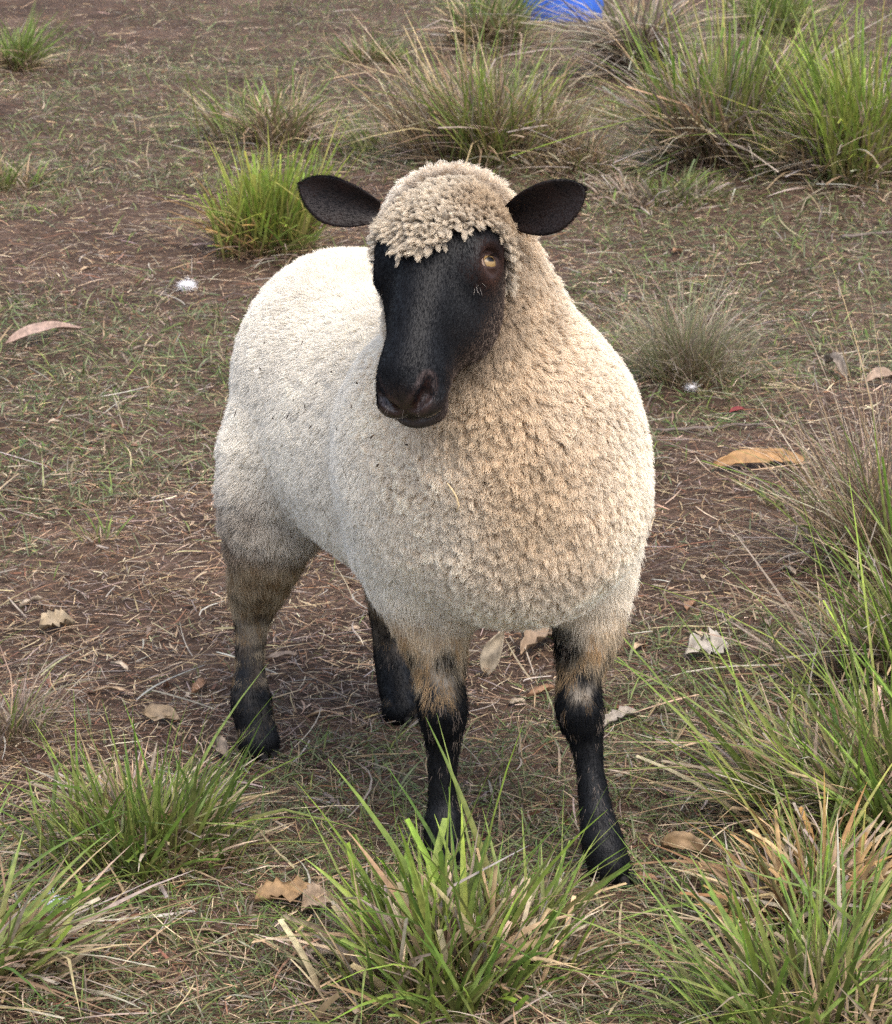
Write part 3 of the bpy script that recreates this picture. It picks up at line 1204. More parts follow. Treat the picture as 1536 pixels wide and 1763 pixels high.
def scatter_xy(n, r, y0=1.9, y1=17.5, power=1.55):
    """denser towards the camera, wide enough for a step to the side"""
    u = r.random(n)
    a = 1 - power
    y = (y0 ** a + u * (y1 ** a - y0 ** a)) ** (1 / a)
    x = (r.random(n) * 2 - 1) * (.19 * y + .75)
    return x, y


def build_litter():
    r = np.random.default_rng(50)
    # straw, twiglets, dead grass lying about
    n = 300000
    x, y = scatter_xy(n, r, power=1.2)
    gp = green_patch(x, y)
    far = np.clip(y / 4.0, .8, 2.4)
    L = r.gamma(1.9, .014, n).clip(.006, .14) * far ** .25
    W = r.uniform(.0006, .0024, n) * far ** .5
    az = r.random(n) * 6.283
    el = np.abs(r.normal(0, .20, n)) - .06
    d0 = np.stack([np.cos(az) * np.cos(el), np.sin(az) * np.cos(el), np.sin(el)], 1)
    root = np.stack([x, y, gz(x, y) + .001 + r.random(n) * .010], 1)
    side = nrm(np.cross(d0, np.array([0, 0, 1.0])) + r.normal(0, .35, (n, 3)))
    bend = r.normal(0, .26, (n, 3)); bend[:, 2] = -np.abs(bend[:, 2]) * .55
    tone = vnoise(np.stack([x, y], 1), 2.3, 90, 2)
    c = pick(STRAW, n, r)
    c = c * (.86 + .66 * tone)[:, None]
    g = r.random(n) < gp * .30
    c[g] = pick(DULLG, g.sum(), r) * 1.2
    V, Fq, C = ribbons(root, d0, L, W, bend, side, c, c * .92, k=3, taper=.5)
    o = mesh_np("dry_litter", V, Fq, M_dry, attrs={'tint': C.clip(0, .8)}, smooth=False)
    lab(o, "dry straw and dead grass bits strewn over the brown earth", "litter", kind="stuff")
    # longer pale stems
    n = 4200
    x, y = scatter_xy(n, r, power=1.2)
    L = r.gamma(3, .028, n).clip(.04, .24); W = r.uniform(.0014, .0042, n)
    az = r.random(n) * 6.283; el = np.abs(r.normal(0, .10, n))
    d0 = np.stack([np.cos(az) * np.cos(el), np.sin(az) * np.cos(el), np.sin(el)], 1)
    side = nrm(np.cross(d0, np.array([0, 0, 1.0])) + r.normal(0, .35, (n, 3)))
    bend = r.normal(0, .22, (n, 3)); bend[:, 2] = -np.abs(bend[:, 2]) * .3
    root = np.stack([x, y, gz(x, y) + .006 + r.random(n) * .012], 1)
    c = pick([(.44, .35, .22), (.36, .27, .165), (.40, .36, .31), (.30, .25, .20), (.26, .18, .11)], n, r)
    V, Fq, C = ribbons(root, d0, L, W, bend, side, c, c * .9, k=6, taper=.6)
    o = mesh_np("dry_stems", V, Fq, M_dry, attrs={'tint': C.clip(0, .8)}, smooth=False)
    lab(o, "longer pale straw stems lying across the litter", "straw", kind="stuff")
    # crumbs and leaf fragments
    n = 60000
    x, y = scatter_xy(n, r)
    L = r.gamma(2, .004, n).clip(.003, .03); W = L * r.uniform(.15, .5, n)
    az = r.random(n) * 6.283; el = r.normal(0, .35, n)
    d0 = np.stack([np.cos(az) * np.cos(el), np.sin(az) * np.cos(el), np.sin(el)], 1)
    side = nrm(np.cross(d0, np.array([0, 0, 1.0])) + r.normal(0, .4, (n, 3)))
    root = np.stack([x, y, gz(x, y) + .002 + r.random(n) * .006], 1)
    pal = [(.09, .055, .04), (.06, .036, .026), (.13, .085, .06), (.18, .125, .09), (.22, .18, .15), (.16, .075, .045)]
    c = pick(pal, n, r)
    V, Fq, C = ribbons(root, d0, L, W, r.normal(0, .3, (n, 3)), side, c, c, k=2, taper=.5, wmax=.5)
    o = mesh_np("leaf_crumb_litter", V, Fq, M_leaf, attrs={'tint': C.clip(0, .8)}, smooth=False)
    lab(o, "small brown crumbs and leaf fragments between the straw", "litter", kind="stuff")
    # short grass
    n = 250000
    x, y = scatter_xy(n, r, power=1.15)
    gp = green_patch(x, y)
    keep = r.random(n) < gp * .85 + .04
    x, y, gp = x[keep], y[keep], gp[keep]
    # pull into little tufts
    cell = .045
    cx = (np.floor(x / cell) + _hash(np.floor(x / cell).astype(np.int64), np.floor(y / cell).astype(np.int64), 0, 3)) * cell
    cy = (np.floor(y / cell) + _hash(np.floor(x / cell).astype(np.int64), np.floor(y / cell).astype(np.int64), 1, 4)) * cell
    x = x * .45 + cx * .55; y = y * .45 + cy * .55
    n = len(x)
    far = np.clip(y / 4.0, .8, 2.2)
    L = (r.gamma(3, .011, n).clip(.012, .095)) * far ** .3
    W = r.uniform(.0011, .0032, n) * far ** .55
    W = np.where(r.random(n) < .07, W * 1.9, W)
    az = r.random(n) * 6.283
    el = r.uniform(.12, 1.25, n)
    d0 = np.stack([np.cos(az) * np.cos(el), np.sin(az) * np.cos(el), np.sin(el)], 1)
    bend = np.stack([np.cos(az) * .25, np.sin(az) * .25, -r.uniform(.1, .6, n)], 1) + r.normal(0, .1, (n, 3))
    side = nrm(np.cross(d0, np.array([0, 0, 1.0])) + r.normal(0, .2, (n, 3)))
    root = np.stack([x, y, gz(x, y) - .001], 1)
    c1 = pick(DULLG, n, r, .22) * 1.25
    lush = vnoise(np.stack([x, y], 1), 3.0, 95)
    gsel = r.random(n) < .40 * lush + .12
    c1[gsel] = pick(GREEN, gsel.sum(), r) * .85
    dsel = r.random(n) < .30
    c1[dsel] = pick(DRYB, dsel.sum(), r) * .75
    c0 = c1 * .55 + pick(STRAW, n, r) * .35
    V, Fq, C = ribbons(root, d0, L, W, bend, side, c0, c1, k=4, taper=.92)
    o = mesh_np("short_grass", V, Fq, M_blade, attrs={'tint': C.clip(0, .8)})
    lab(o, "short grey-green grass growing in patches on the earth", "grass", kind="stuff")


build_ground()
build_litter()

# ================================================================== TUSSOCKS


def blade_set(base, n, r, height, spread, pal_tip, pal_root, width, upright, droop, k=6, fold=.35, cut=.0, lean=(0, 0), kinks=.08):
    m = 7
    sa = r.random(m) * 6.283; sr = np.sqrt(r.random(m)) * spread * .55
    sh_ = r.uniform(.62, 1.12, m); sl = r.normal(0, .13, (m, 2))
    pk = r.choice(m, n, p=(lambda w: w / w.sum())(r.uniform(.4, 1.6, m)))
    rx = np.cos(sa[pk]) * sr[pk] + r.normal(0, spread * .15, n)
    ry = np.sin(sa[pk]) * sr[pk] + r.normal(0, spread * .15, n)
    ang = np.arctan2(ry, rx); rr = np.minimum(np.hypot(rx, ry), spread * .62)
    x, y = base[0] + rx, base[1] + ry
    root = np.stack([x, y, gz(x, y) - .004], 1)
    out = rr / max(spread * .55, 1e-4)
    a2 = ang + r.normal(0, 1.25, n)
    tilt = (1 - upright) * (.15 + .85 * out) + np.abs(r.normal(0, .15, n))
    d0 = nrm(np.stack([np.cos(a2) * tilt + lean[0] + sl[pk, 0], np.sin(a2) * tilt + lean[1] + sl[pk, 1], np.ones(n)], 1))
    L = height * (.42 + .62 * r.random(n) ** 1.25) * sh_[pk] * (1 - .15 * out)
    dr = droop * r.uniform(.1, 1.3, n)
    wild = r.random(n) < .10
    dr = np.where(wild, dr + r.uniform(.3, 1.0, n), dr)
    bend = np.stack([np.cos(a2) * dr * .75, np.sin(a2) * dr * .75, -dr * .55], 1)
    side = nrm(np.stack([-np.sin(a2), np.cos(a2), np.zeros(n)], 1) + r.normal(0, .55, (n, 3)))
    side = nrm(side - d0 * (side * d0).sum(1)[:, None])
    W = width * r.uniform(.4, 1.25, n)
    c1 = pick(pal_tip, n, r, .14); c0 = pick(pal_root, n, r, .14)
    tp = np.where(r.random(n) < cut, .25, .95)
    L = np.where(tp < .5, L * .72, L)
    ka = r.random(n) * 6.283
    km = np.where(r.random(n) < kinks, r.uniform(.5, 1.3, n), 0)
    kink = np.stack([np.cos(ka) * km, np.sin(ka) * km, -km * r.uniform(.2, .75, n)], 1)
    return dict(kink=kink, root=root, d0=d0, length=L, width=W, bend=bend, side=side, col0=c0, col1=c1, k=k, taper=tp, fold=fold, twist=r.normal(0, .5, n))


def sub(b, idx):
    return {k: (v[idx] if isinstance(v, np.ndarray) else v) for k, v in b.items()}


def tussock(name, uv, height, spread, layers, label, seed, cat="grass tussock", group=None, lean=(0, 0), singles=0):
    r = np.random.default_rng(seed)
    c = G(*uv)
    root = empty(name, (c[0], c[1], float(gz(c[0], c[1]))))
    lab(root, label, cat, group)
    off = np.array(root.location)
    ns_ = int(60 + 500 * spread)
    layers = list(layers) + [(ns_, GREYB + STRAW[:4], STRAW[1:5], layers[-1][3] * .8, .0, .35, .55, .2, 'dry_skirt')]
    for li, ly in enumerate(layers):
        n, tips, roots, width, upright, droop, hs = ly[:7]
        cut = ly[7] if len(ly) > 7 else 0.
        pn = ly[8] if len(ly) > 8 else "green_blades"
        sk = pn == 'dry_skirt'
        b = blade_set(c, n, r, height * hs, spread * (1.5 if sk else 1), tips, roots, width, upright, droop, cut=cut, lean=lean, kinks=.04 if sk else (.24 if 'dry' in pn else .09))
        if sk:
            b['d0'][:, 2] *= r.uniform(.05, .6, n); b['d0'] = nrm(b['d0'])
        ns = singles if (li == 0 and singles) else 0
        if ns:
            order = np.argsort(-b['length'] * b['width'])
            for q in order[:ns]:
                V, Fq, C = ribbons(**sub(b, np.array([q])))
                mesh_np("blade", V - off, Fq, M_blade, root, True, {'tint': C.clip(0, .8)})
            b = sub(b, order[ns:])
        V, Fq, C = ribbons(**b)
        o = mesh_np(pn, V - off, Fq, M_dry if 'dry' in pn else M_blade, root, True, {'tint': C.clip(0, .8)})
        o["kind"] = "stuff"
    return root


def G_(n, w, up, dr, hs, cut=.15, tips=GREEN): return (n, tips, [(.16, .15, .06), (.10, .12, .035), (.22, .17, .08)], w, up, dr, hs, cut, "green_blades")
def D_(n, w, up, dr, hs, cut=.35, tips=DRYB): return (n, tips, [(.16, .105, .06), (.20, .14, .08), (.12, .08, .05)], w, up, dr, hs, cut, "dry_blades")


tussock("grass_tussock", (462, 440), 0.470, 0.175, [G_(640, .0080, .72, .10, .92, .50, YELG), D_(420, .007, .45, .45, .66, .4, RUST), G_(120, .006, .3, .4, .6)],
        "bright lime-green upright tussock just behind the sheep's back", 101)
tussock("grass_tussock", (478, 248), 0.442, 0.302, [G_(150, .006, .5, .3, .95, .2), D_(330, .006, .38, .45, .8), D_(120, .005, .2, .6, .6, tips=GREYB)],
        "straw-coloured sparse tussock with a few green blades, beyond the lime-green one", 102)
tussock("grass_tussock", (18, 118), 0.386, 0.190, [G_(240, .008, .55, .25, 1.0, .2), D_(120, .007, .3, .5, .7)],
        "small green tussock on the reddish bare earth far from the tub", 103)
tussock("grass_tussock", (850, 285), 0.72, 0.358, [G_(330, .0068, .58, .22, .98, .25, GREEN + YELG), D_(1000, .0068, .66, .28, .92), D_(200, .005, .25, .6, .7, tips=GREYB)],
        "wide pale tussock of straw and thin green blades behind the sheep's head", 104)
tussock("grass_tussock", (1106, 138), 0.70, 0.17, [G_(60, .007, .6, .25, .9), D_(520, .010, .45, .75, .95, tips=GREYB), D_(80, .008, .5, .5, .9)],
        "grey withered tussock with drooping dead blades beside the blue tub", 105)
tussock("grass_tussock", (1236, 296), 0.95, 0.25, [G_(520, .0085, .66, .18, .98, .30, GREEN + YELG), D_(760, .008, .58, .4, .80, tips=GREYB + DRYB), G_(160, .007, .3, .5, .6, .1, DULLG)],
        "tall green tussock with grey dead skirt, in front of the withered grey one", 106)
tussock("grass_tussock", (1490, 322), 0.68, 0.26, [G_(520, .009, .68, .16, 1.0, .35, LIME + YELG), D_(620, .008, .58, .4, .80, tips=GREYB + DRYB), D_(240, .008, .6, .3, .75)],
        "tallest and brightest green tussock with thick upright blades", 107)
tussock("grass_tussock", (846, 84), 0.560, 0.24, [G_(260, .009, .5, .3, .98, .15, GREEN + DULLG), D_(240, .009, .35, .6, .8)],
        "dark olive tussock partly covering the blue tub", 108)
tussock("grass_tussock", (1330, 60), 0.497, 0.291, [G_(260, .009, .55, .25, .98, .15, GREEN), D_(120, .008, .35, .6, .7)],
        "low green tussock behind the tall green one, beyond the withered grey one", 109)
tussock("grass_tussock", (1180, 672), 0.345, 0.160, [G_(420, .0022, .52, .45, .98, .0, [(.22, .23, .14), (.27, .26, .18), (.17, .20, .10)]), D_(420, .0022, .45, .55, .98, .0, GREYB), D_(9, .0026, .85, .12, 1.45, .0, DRYB)],
        "wispy grey-green tussock of hair-thin blades beside the sheep's shoulder", 110)
tussock("grass_tussock", (1520, 985), 0.52, 0.20, [D_(760, .0028, .55, .40, 1.0, .0, DRYB + GREYB), D_(26, .0030, .78, .18, 2.0, .0, DRYB), G_(90, .0035, .5, .35, .8)],
        "dry tussock of thin straw stems with tall seed stalks", 111)
tussock("grass_tussock", (1510, 1430), 0.48, 0.200, [G_(260, .0066, .62, .22, 1.0, .1, GREEN + LIME[:2]), G_(240, .005, .35, .5, .75, .1, DULLG + GREEN), D_(420, .005, .35, .6, .72)],
        "green tussock with long arching blades below the dry straw stems", 112, singles=46, lean=(-.10, 0))
tussock("grass_tussock", (1400, 1790), 0.336, 0.180, [G_(190, .0062, .55, .30, 1.0, .2, GREEN + LIME[:2]), D_(260, .005, .35, .6, .8), G_(110, .005, .3, .5, .7)],
        "green tussock full of straw next to the long-bladed one by the sheep's hoof", 113, singles=46)
tussock("grass_tussock", (800, 1690), 0.336, 0.235, [G_(170, .0092, .60, .22, 1.0, .30, GREEN + LIME[:2]), D_(330, .0082, .52, .25, .66, .65, DRYB + [(.55, .45, .31), (.42, .36, .30)]), G_(190, .0055, .45, .3, .75, .2), D_(150, .004, .2, .6, .6)],
        "green tussock with cut straw stubs right in front of the sheep's forelegs", 114, singles=60)
tussock("grass_tussock", (245, 1490), 0.285, 0.185, [G_(200, .0062, .62, .22, 1.0, .12, GREEN + LIME[:1]), G_(240, .0048, .5, .3, .75, .1, DULLG + GREEN), D_(460, .0068, .30, .6, .78, .3)],
        "mixed green and straw tussock in front of the sheep's hind hoof", 115, singles=46)
tussock("grass_tussock", (-70, 1690), 0.302, 0.170, [G_(120, .007, .35, .45, 1.0, .15, GREEN + LIME[:1]), D_(160, .006, .2, .6, .8)],
        "sprawling green tussock with blades lying over a brown leaf", 116, singles=30, lean=(.18, 0))
tussock("grass_tussock", (10, 1268), 0.190, 0.110, [D_(260, .0022, .45, .45, .95, .0, GREYB), G_(40, .003, .4, .3, .7)],
        "small wispy grey dead tussock on the bare earth beyond the mixed tussock", 117)
tussock("grass_tussock", (640, 108), 0.235, 0.179, [G_(110, .008, .4, .4, .95, .15, DULLG + GREEN), D_(120, .007, .3, .5, .9)],
        "small sparse tussock between the straw-coloured one and the olive one", 118)
tussock("grass_tussock", (1062, 205), 0.207, 0.134, [G_(70, .006, .35, .4, .9), D_(110, .006, .3, .5, .95, .1, [(.30, .20, .09), (.22, .15, .07)])],
        "tiny brownish tuft between the wide pale and tall green tussocks", 119)
tussock("grass_tussock", (8, 320), 0.221, 0.202, [G_(150, .006, .35, .45, .95, .1, DULLG + GREEN), D_(120, .005, .25, .5, .9)],
        "low sparse green tuft on open ground far behind the pink leaf", 120)
tussock("grass_tussock", (175, 930), 0.098, 0.050, [G_(16, .0048, .35, .35, 1.0, .1), D_(12, .003, .3, .5, .8)],
        "little sprout of a few green blades on bare brown earth", 121)
tussock("grass_tussock", (1330, 880), 0.086, 0.050, [G_(14, .006, .3, .35, 1.0, .1, [(.08, .15, .06), (.07, .13, .045)]), D_(10, .003, .3, .5, .8)],
        "little blue-green sprout beneath the orange bark strip", 122)

tussock("grass_tussock", (1400, 1600), .26, .17, [G_(60, .0066, .6, .22, 1.0, .1, YELG + GREEN), D_(420, .0078, .42, .55, .85, .4, DRYB + RUST), G_(80, .005, .4, .4, .7)],
        "straw-heavy tussock of bent dead blades with few green ones, below the long-bladed tussock", 123, singles=24)
tussock("grass_tussock", (1580, 1190), .46, .20, [G_(220, .0066, .66, .2, 1.0, .1, GREEN + LIME[:1]), D_(320, .005, .4, .5, .8, .1, DRYB + GREYB)],
        "upright green tussock between the dry straw stems and the long-bladed tussock", 124, singles=24, lean=(-.08, 0))

tussock("grass_tussock", (1010, 300), .24, .28, [G_(90, .006, .4, .4, .9, .1, DULLG + GREEN), D_(330, .006, .35, .5, .95)],
        "low straw-coloured tuft beside the wide pale tussock, close behind the sheep's ear", 125)
tussock("grass_tussock", (1130, 345), .22, .26, [G_(150, .006, .4, .4, .95, .1, DULLG + GREEN), D_(260, .006, .3, .5, .9, tips=GREYB)],
        "low dull green tuft at the foot of the tall green tussock", 126)
tussock("grass_tussock", (1365, 315), .40, .22, [G_(150, .008, .55, .3, .95, .2, GREEN), D_(420, .008, .5, .4, .9, tips=GREYB + DRYB)],
        "grey straw tuft filling the gap between the two tall green tussocks", 127)
tussock("grass_tussock", (690, 265), .30, .26, [G_(90, .006, .5, .3, .9, .1, GREEN), D_(300, .006, .45, .45, .95)],
        "thin straw tuft between the straw-coloured tussock and the wide pale one", 128)
# ================================================================== BLUE TUB
def lathe(prof, n=56):
    V, Fq = [], []
    for (r_, z) in prof:
        for j in range(n):
            a = 2 * math.pi * j / n
            V.append((r_ * math.cos(a), r_ * math.sin(a), z))
    for i in range(len(prof) - 1):
        for j in range(n):
            a, b = i * n + j, i * n + (j + 1) % n
            Fq.append((a, b, b + n, a + n))
    return np.array(V), np.array(Fq)


M_tub = NT("blue_plastic")
_n = M_tub.n('ShaderNodeTexNoise', i_Scale=14.0, i_Detail=6.0)
M_tub.l(M_tub.ramp([(.3, (.030, .10, .46)), (.7, (.050, .15, .60))], _n.outputs['Fac']), M_tub.b.inputs['Base Color'])
M_tub.b.inputs['Roughness'].default_value = .42
tc_ = G(972, 42)
tub = empty("plastic_tub", (tc_[0], tc_[1] + .19, float(gz(tc_[0], tc_[1])) - .004))
lab(tub, "bright blue plastic tub standing among the far tussocks", "tub")
V, Fq = lathe([(.001, .006), (.150, .006), (.190, .0), (.197, .010), (.203, .10), (.212, .24), (.216, .245), (.216, .26), (.222, .27), (.236, .40),
               (.250, .402), (.252, .415), (.246, .420), (.236, .416), (.226, .38), (.195, .03), (.001, .025)])
mesh_np("shell", V, Fq, M_tub.m, tub)
M_hand = NT("tub_rope")
M_hand.b.inputs['Base Color'].default_value = (.45, .42, .36, 1)
M_hand.b.inputs['Roughness'].default_value = .8
for sg in (1, -1):
    pts = []
    for i in range(15):
        a = math.pi * i / 14
        pts.append((sg * (.243 + .07 * math.sin(a) * .5), .07 * math.cos(a), .375 - .07 * math.sin(a)))
    pts = np.array(pts)
    V, Fq = [], []
    for i, p in enumerate(pts):
        t = nrm(pts[min(i + 1, 14)] - pts[max(i - 1, 0)])
        u = nrm(np.cross(t, (0, 0, 1.0)) + np.array([1e-4, 0, 0])); w = np.cross(t, u)
        for j in range(8):
            a = 2 * math.pi * j / 8
            V.append(p + .007 * (u * math.cos(a) + w * math.sin(a)))
    for i in range(14):
        for j in range(8):
            a, b = i * 8 + j, i * 8 + (j + 1) % 8
            Fq.append((a, b, b + 8, a + 8))
    mesh_np("handle", np.array(V), np.array(Fq), M_hand.m, tub)


# ================================================================== FALLEN LEAVES, BARK, TWIGS, FLUFF
def leaf_mesh(L, W, curl, warp, shape, r, nx=15, ny=7, torn=.0, thick=.0007):
    """leaf lying along x, curled across y; shape: 'gum' narrow, 'broad', 'strip'"""
    top = []
    for i in range(nx):
        s = i / (nx - 1)
        if shape == 'gum': w = W * (math.sin(math.pi * s ** .8) ** .85) * .5 + .0006
        elif shape == 'strip': w = W * .5 * (.75 + .25 * math.sin(math.pi * s)) * (1 - .6 * abs(2 * s - 1) ** 6)
        else: w = W * (math.sin(math.pi * min(1, s * .96 + .02)) ** .6) * .5 + .0008
        for j in range(ny):
            v = -1 + 2 * j / (ny - 1)
            e = 1 + torn * (r.random() - .5) * (abs(v) > .8)
            y = w * v * e
            z = curl * W * (v * v) * .5 + warp * L * math.sin(math.pi * s * 1.3) + .02 * L * math.sin(9 * s + 3 * v) * warp * 4 + .10 * W * math.sin(11 * s + j)
            top.append((s * L - L / 2, y + .05 * L * math.sin(math.pi * s), z))
    top = np.array(top)
    bot = top - np.array([0, 0, thick])
    V = np.concatenate([top, bot])
    Fq = []
    N = nx * ny
    for i in range(nx - 1):
        for j in range(ny - 1):
            a = i * ny + j
            Fq.append((a, a + ny, a + ny + 1, a + 1)); Fq.append((N + a, N + a + 1, N + a + ny + 1, N + a + ny))
        for j in (0, ny - 1):
            a = i * ny + j
            q = (a, N + a, N + a + ny, a + ny)
            Fq.append(q if j == 0 else q[::-1])
    for i in (0, nx - 1):
        for j in range(ny - 1):
            a = i * ny + j
            q = (a, a + 1, N + a + 1, N + a)
            Fq.append(q if i == 0 else q[::-1])
    return V, np.array(Fq)


def leaf_cols(V, c, r, vein=True):
    n = vnoise(V + r.random() * 50, 130, 7, 3)[:, None]
    n2 = vnoise(V + r.random() * 50, 500, 8)[:, None]
    col = np.array(c) * (.62 + .76 * n) * (.88 + .24 * n2)
    return col.clip(0, .85)


def place_leaf(name, u0, v0, u1, v1, W, col, shape, label, seed, cat="leaf", curl=.5, warp=.06, tilt=0.3, torn=.2, up=.0, group=None, z=.006):
    """a leaf whose ends lie at the two pixels on the ground"""
    r = random.Random(seed)
    a, b = G(u0, v0), G(u1, v1)
    if up:                                        # second end raised above the ground
        b = P(u1, v1, a[1] + .01)
    L = float(np.linalg.norm(b - a))
    ctr = (a + b) / 2
    ctr[2] = float(gz(ctr[0], ctr[1])) + z if not up else ctr[2] + .004
    x = nrm(b - a)
    zc = np.array([0, -math.sin(tilt), math.cos(tilt)]) if not up else nrm(np.array([0, -1.0, .5]))
    zc = nrm(zc - x * (zc @ x)); yv = np.cross(zc, x)
    V, Fq = leaf_mesh(L, W, curl, warp, shape, r, torn=torn)
    Vw = V @ np.stack([x, yv, zc])
    lo = Vw[:, 2].min()
    if not up: ctr[2] += max(0, -lo - .010) if lo < 0 else 0
    o = mesh_np(name, Vw, Fq, M_leaf, None, True, {'tint': leaf_cols(V, np.array(col) * .62, r)}, loc=tuple(ctr))
    return lab(o, label, cat, group)


place_leaf("fallen_leaf", 8, 606, 147, 570, .030, (.50, .36, .30), 'gum', "long pinkish gum leaf lying on the grass far from the sheep's flank", 1, curl=.5, warp=.05, tilt=.75, torn=.05, z=.018)
place_leaf("bark_strip", 1228, 826, 1384, 812, .034, (.46, .27, .125), 'strip', "orange-brown strip of bark lying on bare earth near the sheep's shoulder", 2, cat="bark", curl=.4, warp=.03, tilt=.7, torn=.5, z=.014)
place_leaf("fallen_leaf", 836, 1166, 868, 1088, .030, (.52, .44, .34), 'gum', "pale speckled leaf standing on edge between the sheep's forelegs", 3, curl=.5, warp=.04, up=.08, torn=.05)
place_leaf("fallen_leaf", 898, 1142, 962, 1096, .052, (.40, .29, .20), 'broad', "crumpled tan leaf beneath the sheep's chest", 4, curl=.8, warp=.08, tilt=.6, torn=1.2, z=.010)
place_leaf("fallen_leaf", 1178, 1150, 1256, 1136, .040, (.58, .53, .47), 'broad', "torn whitish leaf on the grass beside the sheep's foreleg", 5, curl=.7, warp=.10, tilt=.6, torn=1.2, z=.010)
place_leaf("fallen_leaf", 66, 1082, 128, 1070, .034, (.50, .40, .28), 'gum', "curled tan leaf on bare brown earth near the hind leg", 6, curl=.9, warp=.10, tilt=.5, torn=.9, z=.008)
place_leaf("fallen_leaf", 246, 1244, 310, 1250, .034, (.40, .30, .20), 'gum', "flat tan leaf lying behind the mixed green and straw tussock", 7, curl=.4, warp=.05, tilt=.4, z=.010)
place_leaf("fallen_leaf", 438, 1566, 562, 1550, .036, (.40, .26, .14), 'gum', "long brown curled leaf between two tussocks in front of the sheep", 8, curl=.5, warp=.10, tilt=.35, torn=1.0, z=.008)
place_leaf("fallen_leaf", 520, 1584, 568, 1562, .034, (.44, .33, .24), 'broad', "small tan leaf touching the long brown curled leaf", 9, curl=.8, warp=.08, tilt=.6, torn=.5, z=.012)
place_leaf("bark_strip", 1040, 1262, 1100, 1236, .022, (.48, .42, .36), 'strip', "short pale curl of bark behind the sheep's forward foreleg", 10, cat="bark", curl=.8, warp=.05, tilt=.3, torn=.9, z=.006)
place_leaf("fallen_leaf", 1138, 1478, 1224, 1490, .026, (.38, .26, .15), 'gum', "tan curled leaf beside the sheep's forward front hoof", 11, curl=1.2, warp=.12, tilt=.6, torn=.2, z=.014)
place_leaf("fallen_leaf", 1488, 682, 1545, 668, .030, (.46, .34, .26), 'broad', "pale tan leaf on bare earth behind the orange bark strip", 12, curl=.8, warp=.1, tilt=.6, torn=.4, z=.014)
place_leaf("fallen_leaf", 1422, 640, 1456, 662, .024, (.42, .35, .29), 'broad', "small grey twisted leaf near the pale tan leaf", 13, curl=1.6, warp=.14, tilt=.7, torn=.6, z=.014)
place_leaf("petal", 1256, 728, 1284, 722, .012, (.30, .055, .06), 'broad', "small dark red petal on the earth behind the long twig", 14, cat="petal", curl=.6, warp=.06, tilt=.4, z=.008)
place_leaf("fallen_leaf", 55, 1650, 130, 1640, .055, (.20, .10, .06), 'broad', "broad dark brown leaf under the sprawling green tussock", 15, curl=.5, warp=.06, tilt=.4, torn=.8, z=.008)
place_leaf("fallen_leaf", 372, 1300, 392, 1316, .022, (.40, .32, .25), 'broad', "small pale leaf touching the sheep's hind hoof", 16, curl=1.2, warp=.1, tilt=.7, torn=.3, z=.012)

# small leaves scattered on the bare earth: alike, told apart only by place
r9 = random.Random(77)
protos = []
for k in range(5):
    V, Fq = leaf_mesh(.05 + .012 * k, .018 + .003 * (k % 3), [.4, .8, 1.0, .5, .9][k], .09, ['gum', 'broad', 'gum', 'strip', 'broad'][k], r9, nx=9, ny=5, torn=.5)
    o = mesh_np("dry_leaf", V, Fq, M_leaf, None, True, {'tint': leaf_cols(V, [(.36, .27, .19), (.38, .31, .24), (.24, .14, .085), (.40, .29, .19), (.26, .20, .16)][k], r9)})
    protos.append(o)
spots = [(105, 1300), (320, 1205), (345, 1195), (180, 1195), (250, 1090), (330, 905), (60, 1035), (205, 745), (145, 640), (490, 1140), (610, 1090), (890, 1220),
         (930, 1200), (1110, 1130), (1120, 1190), (1215, 1010), (1255, 935), (1305, 560), (1090, 390), (1020, 425), (1490, 560), (1360, 1010), (1190, 1060), (600, 30),
         (520, 130), (330, 700), (90, 730), (1100, 1520), (360, 1620), (560, 1660), (1060, 1440), (200, 1150), (680, 190), (150, 460), (240, 600), (1460, 430), (1520, 540), (1170, 430), (560, 1240), (1320, 1090)]
for i, (u, v) in enumerate(spots):
    k = i % 5
    o = protos[k] if i < 5 else protos[k].copy()
    if i >= 5: COL.objects.link(o)
    g = G(u + r9.uniform(-8, 8), v + r9.uniform(-4, 4))
    o.location = (g[0], g[1], float(gz(g[0], g[1])) + .005)
    o.rotation_euler = (r9.uniform(-.3, .3), r9.uniform(-.2, .2), r9.uniform(0, 6.28))
    sc = r9.uniform(.35, .75)
    o.scale = (sc, sc, sc)
    lab(o, ["small narrow tan leaf curled among the straw", "small broad greyish-tan leaf rolled up among the straw", "tiny narrow dark brown leaf on the litter",
            "small straight pale strip of dead leaf on the litter", "small broad dull brown crumpled leaf on the litter"][k], "leaf", "small dry leaves scattered over the earth")

M_twig = NT("twig_bark")
_n = M_twig.n('ShaderNodeTexNoise', i_Scale=120.0, i_Detail=5.0)
M_twig.l(M_twig.ramp([(.3, (.055, .040, .034)), (.7, (.17, .135, .115))], _n.outputs['Fac']), M_twig.b.inputs['Base Color'])
M_twig.b.inputs['Roughness'].default_value = .9


